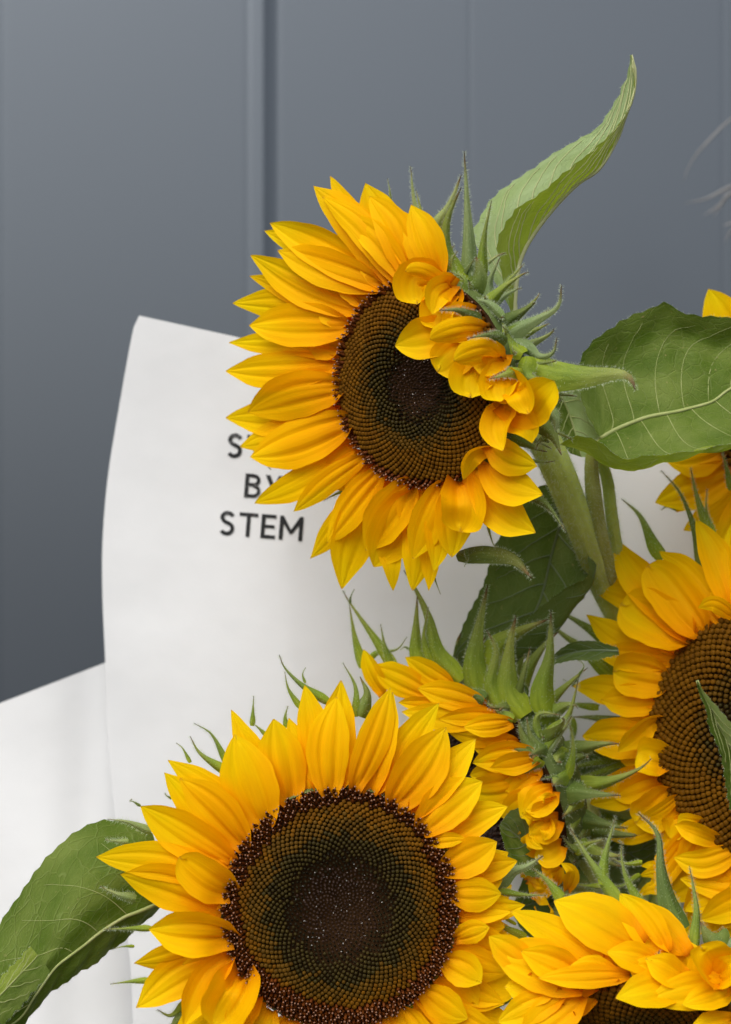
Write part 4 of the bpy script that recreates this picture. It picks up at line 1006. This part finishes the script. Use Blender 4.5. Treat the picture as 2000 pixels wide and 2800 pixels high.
# ------------------------------------------------------------------ sunflower at the right edge
F4 = Flower('sunflower cut by the right edge below the broad leaf, half its disc in view', (2092, 2008), .020, (-.56, -.81, .10), 335, base_at(.03, .01))
neck4 = F4.receptacle(.45)
F4.disc(1500, 2.0, 1.0, .22, 0, .42, .53)
for b, t, wd, ly in [
    ((1815, 1650), (1678, 1475), 104, 'm'), ((1892, 1682), (1770, 1546), 118, 'f'), ((1957, 1632), (1803, 1508), 84, 'b'), ((1997, 1606), (1904, 1419), 88, 'm'), ((2015, 1604), (2005, 1426), 78, 'b'),
    ((1800, 1660), (1605, 1599), 100, 'b'), ((1892, 1752), (1696, 1653), 142, 'f'), ((1755, 1775), (1604, 1681), 84, 'b'), ((1850, 1806), (1627, 1782), 78, 'm'), ((1832, 1864), (1676, 1836), 116, 'f'),
    ((1735, 1895), (1567, 1876), 84, 'b'), ((1815, 1920), (1643, 1914), 88, 'm'), ((1770, 2026), (1593, 2013), 108, 'm'), ((1768, 2118), (1614, 2198), 104, 'm'), ((1818, 2130), (1680, 2183), 74, 'm'),
    ((1845, 2158), (1738, 2252), 108, 'f'), ((1820, 2259), (1645, 2284), 70, 'b'), ((1870, 2215), (1834, 2293), 86, 'm')]:
    F4.petal(b, t, wd, ly, shape=PET_ROUND if ly == 'f' and wd > 100 else PET, cup=random.uniform(.2, .45) if ly != 'b' else None)
F4.petal((2003, 1640), (1909, 1662), 48, 'c', l=(2, 9, 9), roll=20)
F4.petal((1815, 1965), (1690, 2056), 66, 'f', l=(1, 8, 7), m=(1765, 1985), roll=30, cup=.4)
F4.petal((1823, 2084), (1742, 2060), 94, 'f', l=(1, 7, 6), shape=PET_ROUND, cup=.5)
F4.petal((1858, 2176), (1744, 2243), 48, 'c', l=(1, 10, 9), m=(1800, 2218), roll=35)
F4.petal((1968, 2325), (1845, 2255), 58, 'c', l=(1, 9, 8), m=(1905, 2275), roll=10, cup=.4)
F4.petal((1925, 2262), (1852, 2250), 60, 'f', l=(1, 6, 5), shape=PET_ROUND)
for b, t, wd, l in [((1990, 2400), (1860, 2560), 124, (-4, -5, -6)), ((2030, 2420), (1945, 2610), 124, (-4, -5, -6)), ((1960, 2340), (1800, 2460), 116, (-5, -6, -7)), ((2010, 2372), (1841, 2345), 76, (1, 5, 5)), ((1806, 2372), (1748, 2396), 54, (0, 4, 4)), ((1806, 2360), (1752, 2368), 50, (-1, 2, 2)), ((1806, 2412), (1744, 2450), 56, (0, 3, 3)), ((2010, 2420), (1858, 2402), 72, (0, 3, 3)),
                    ((2010, 2440), (1872, 2490), 84, (-1, 1, 1)), ((2040, 2448), (1912, 2517), 96, (0, 3, 3)), ((2050, 2490), (1968, 2538), 66, (-1, 1, 1)), ((2060, 2500), (1978, 2566), 60, (-2, -2, -2)), ((1990, 2380), (1880, 2440), 90, (-3, -3, -3)), ((1960, 2360), (1862, 2372), 70, (-3, -2, -2))]:
    F4.petal(b, t, wd, 'm', l=l)
gx = lambda *p: [(1500 + .3298 * a, 1350 + .3298 * b) for a, b in p]
for pts, wd, mt in [
    (gx((580, 1300), (330, 1120), (150, 1010), (20, 955)), 46, 'bract'), (gx((560, 1520), (320, 1310), (100, 1150), (-20, 1010)), 54, 'bract'), (gx((700, 1960), (420, 1870), (190, 1850)), 52, 'bract_dark'),
    (gx((420, 1770), (180, 1740), (0, 1715)), 22, 'bract'), (gx((200, 1850), (100, 1960), (40, 2100), (-10, 2200)), 26, 'bract'), (gx((190, 1850), (210, 1980), (170, 2130), (140, 2240)), 24, 'bract'),
    (gx((660, 730), (560, 580), (400, 540)), 44, 'bract_dark'), (gx((560, 730), (480, 660), (420, 590)), 26, 'bract_pale'), (gx((960, 540), (880, 420), (760, 180), (605, 42)), 44, 'bract'), (gx((900, 520), (860, 480), (850, 445)), 7, 'bract_dark'),
    (gx((200, 1600), (260, 1500), (295, 1420), (240, 1380)), 8, 'bract_dark'), (gx((215, 1592), (150, 1555), (120, 1540)), 6, 'bract_dark')]:
    F4.bract(pts, wd, mt, -8)
for pts, wd, mt in [
    ([(1920, 1560), (1905, 1459), (1862, 1350), (1808, 1286)], 30, 'bract_dark'), ([(1950, 1465), (1918, 1390), (1900, 1330), (1889, 1278)], 34, 'bract'), ([(1944, 1450), (1932, 1390), (1934, 1337)], 13, 'bract'), ([(2000, 1340), (1985, 1270), (1971, 1222)], 20, 'bract'),
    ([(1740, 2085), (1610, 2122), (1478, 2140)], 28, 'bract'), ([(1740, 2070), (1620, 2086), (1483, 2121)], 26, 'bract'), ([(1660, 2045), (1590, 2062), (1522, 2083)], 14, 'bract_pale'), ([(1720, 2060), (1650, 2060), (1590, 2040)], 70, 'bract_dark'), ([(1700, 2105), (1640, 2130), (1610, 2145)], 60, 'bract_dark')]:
    F4.bract(pts, wd, mt, -8)
for pts, wd, mt, l in [(hx((1000, 560), (760, 480), (600, 462), (515, 500), (530, 560), (580, 575)), 34, 'bract_pale', -9), (hx((1000, 540), (780, 520), (660, 570), (560, 590), (518, 540)), 32, 'bract', -10), (hx((1000, 620), (800, 570), (680, 608), (580, 615), (470, 580)), 40, 'bract', -9)]:
    F4.bract(pts, wd, mt, l)
F4.involucre(0, 360, 14, .45, 46, ('bract', 'bract_dark'))
auto_petals(F4, None, -80, 75, 14, 0, .62, 110)
auto_petals(F4, None, 95, 255, 13, 0, .34, 110, 'b')
stem(F4.root, [neck4 + F4.n * .004, F4.c + np.array([.03, .06, -.04]), F4.c + np.array([.01, .07, -.14]), TIE], [.010, .009, .008, .007])
leaf(F4.root,
     [[(1906, 1861, -.050), (1909, 1891, -.050), (1932, 1944, -.050), (1934, 1977, -.049), (1956, 2026, -.047), (1972, 2070, -.045), (1985, 2151, -.042), (2002, 2220, -.04), (2080, 2300, -.03)],
      [(1907, 1861, -.046), (1922, 1900, -.045), (1948, 1944, -.044), (1965, 1985, -.042), (1985, 2020, -.040), (2005, 2060, -.038), (2030, 2130, -.036), (2060, 2200, -.034), (2084, 2302, -.03)],
      [(1908, 1861, -.050), (1929, 1894, -.050), (1965, 1935, -.050), (2002, 1977, -.049), (2040, 2010, -.047), (2070, 2050, -.045), (2100, 2120, -.042), (2115, 2200, -.038), (2088, 2304, -.03)]],
     ['leaf', 'leaf_pale'], 1, 34, 7, 6, 'vein', .0003, .0006, .0007, .0005, 1.2, 6)

# ------------------------------------------------------------------ sunflower at the lower right, nodding
F5 = Flower('nodding sunflower at the lower right, its disc cut by the bottom edge under overhanging petals', (1772, 2868), -.012, (-.10, -.74, -.66), 312, base_at(.02, -.01))
F5.pn = unit((-.05, -.95, .28)); F5.po = at(1760, 2690, -.040); F5.fix = False; F5.nf = unit((-.1, -.84, .42))
neck5 = F5.receptacle(.5)
F5.disc(1400, 2.0, 1.0, .3, 0, .55)
for b, t, wd, l in [
    ((1668, 2655), (1397, 2491), 92, (-2, -2, -2)), ((1755, 2592), (1515, 2464), 150, (-2, 0, -1)), ((1823, 2610), (1696, 2443), 100, (-3, -3, -4)), ((1880, 2612), (1731, 2465), 96, (-4, -5, -6)), ((1593, 2670), (1425, 2601), 92, (0, 3, 2)),
    ((1460, 2650), (1337, 2560), 84, (-1, 0, 0)), ((1598, 2700), (1347, 2612), 140, (0, 1, 0)), ((1725, 2666), (1472, 2674), 62, (1, 5, 6)), ((1795, 2634), (1660, 2603), 82, (1, 4, 4)),
    ((1876, 2690), (1684, 2730), 104, (1, 8, 10)), ((1885, 2680), (1765, 2621), 90, (1, 6, 6)), ((2004, 2690), (1774, 2735), 98, (1, 6, 8)), ((2010, 2700), (1865, 2748), 76, (1, 8, 10)), ((2006, 2790), (1884, 2826), 84, (1, 6, 8)),
    ((1540, 2720), (1362, 2795), 84, (0, 1, 0)), ((1594, 2720), (1425, 2858), 116, (0, 1, 0)), ((1560, 2760), (1480, 2880), 100, (-1, -1, -1)), ((1525, 2690), (1380, 2700), 100, (-2, -2, -2)), ((1640, 2640), (1500, 2560), 110, (-4, -4, -4)), ((2000, 2660), (1900, 2610), 110, (-1, 2, 2))]:
    F5.petal(b, t, wd, 'm', l=l)
for b, t, wd, l in [((1720, 2672), (1620, 2560), 130, (-5, -5, -6)), ((1800, 2660), (1770, 2540), 130, (-5, -5, -6)), ((1880, 2670), (1860, 2560), 120, (-5, -5, -6)), ((1950, 2680), (1930, 2590), 120, (-5, -4, -4)), ((1640, 2690), (1500, 2620), 130, (-4, -4, -4)),
                    ((1630, 2722), (1440, 2740), 130, (-4, -3, -3)), ((1690, 2668), (1560, 2640), 80, (0, 3, 3)), ((1830, 2665), (1720, 2640), 90, (0, 3, 3))]:
    F5.petal(b, t, wd, 'm', l=l)
F5.petal((1968, 2668), (1914, 2584), 112, 'f', l=(1, 10, 10), m=(1935, 2620), cup=.7, shape=PET_ROUND)
F5.petal((1955, 2680), (2030, 2612), 80, 'f', l=(1, 9, 10), m=(1995, 2655), cup=.5)
F5.petal((1990, 2660), (2010, 2600), 70, 'f', l=(0, 5, 5))
for pts, wd, mt in [
    ([(1872, 2540), (1836, 2480), (1812, 2380), (1800, 2280), (1745, 2222)], 66, 'bract_dark'), ([(1902, 2600), (1908, 2500), (1900, 2440), (1886, 2368)], 38, 'bract'), ([(1876, 2595), (1850, 2560), (1833, 2522)], 26, 'bract'),
    ([(1700, 2495), (1655, 2420), (1600, 2335), (1555, 2258)], 48, 'bract'), ([(1650, 2420), (1655, 2350), (1684, 2230)], 32, 'bract'), ([(1770, 2495), (1718, 2410), (1700, 2340), (1702, 2308), (1690, 2298)], 28, 'bract'),
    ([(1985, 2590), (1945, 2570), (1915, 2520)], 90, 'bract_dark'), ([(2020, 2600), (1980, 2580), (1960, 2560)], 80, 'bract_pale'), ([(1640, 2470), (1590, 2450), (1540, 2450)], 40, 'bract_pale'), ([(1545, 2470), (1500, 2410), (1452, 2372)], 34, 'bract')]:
    F5.bract(pts, wd, mt, -9)
F5.involucre(0, 360, 13, .20, 46, ('bract', 'bract_dark'), depth=.5)
auto_petals(F5, None, -165, -15, 14, 0, .62, 110)
stem(F5.root, [neck5 + F5.n * .004, F5.c + np.array([.0, .06, .01]), F5.c + np.array([-.02, .075, -.08]), TIE], [.010, .009, .008, .007])

# ------------------------------------------------------------------ sunflower behind, beyond the right edge
F6 = Flower('farthest sunflower behind the broad leaf, only a few petal tips entering at the right edge', (2165, 1130), .075, (-.1, -.98, .1), 215, base_at(.04, .02))
neck6 = F6.receptacle(.45); F6.disc(500, 2.0, 1.1, .3, 0, .5)
for b, t, wd, ly in [((1995, 1300), (1792, 1374), 108, 'm'), ((1975, 1225), (1823, 1262), 118, 'm'), ((2030, 1345), (1870, 1450), 92, 'b'), ((2040, 970), (1938, 790), 110, 'm'), ((2090, 950), (2020, 760), 100, 'b'), ((1960, 1130), (1790, 1140), 100, 'm'), ((1985, 1040), (1840, 960), 100, 'm'),
                     ((2140, 930), (2110, 740), 96, 'm'), ((2060, 1360), (1950, 1520), 100, 'm'), ((1985, 1260), (1850, 1400), 90, 'b'), ((2110, 1370), (2050, 1540), 96, 'b')]:
    F6.petal(b, t, wd, ly)
F6.bract([(1860, 1390), (1825, 1385), (1808, 1395)], 20, 'bract', -3)
auto_petals(F6, None, -100, 100, 14, 0, .9, 100)
stem(F6.root, [neck6 + F6.n * .004, F6.c + np.array([0, .05, -.05]), at(1950, 2000, .11), TIE], [.008, .007, .007, .006])

# ------------------------------------------------------------------ wisps at the right edge
wt = empty('wispy_tuft', at(2120, 520, .40)); tag(wt, 'faint pale wisps reaching in from the right edge before the grey wall', 'wisps')
for pts, wd in [([(2120, 250), (1998, 328), (1936, 388), (1893, 439), (1866, 500)], 7), ([(2120, 470), (2000, 510), (1936, 542), (1873, 556)], 9), ([(2100, 480), (2000, 530), (1968, 562), (1924, 590)], 10), ([(2090, 490), (2000, 528), (1970, 565), (1950, 596)], 8),
                ([(2090, 580), (2000, 610), (1974, 617)], 10), ([(2080, 560), (2000, 632), (1984, 664)], 9), ([(2100, 440), (2010, 500), (1975, 540)], 6)]:
    mb = MB(); P = curve([at(a, b, .40 + .01 * random.random()) for a, b in pts], 18)
    mb.tube(P, wd * S * .75 * np.array([1.0] * 12 + [.9, .75, .6, .45, .3, .12]), 5); mb.build('strand', M['wisp'], wt)
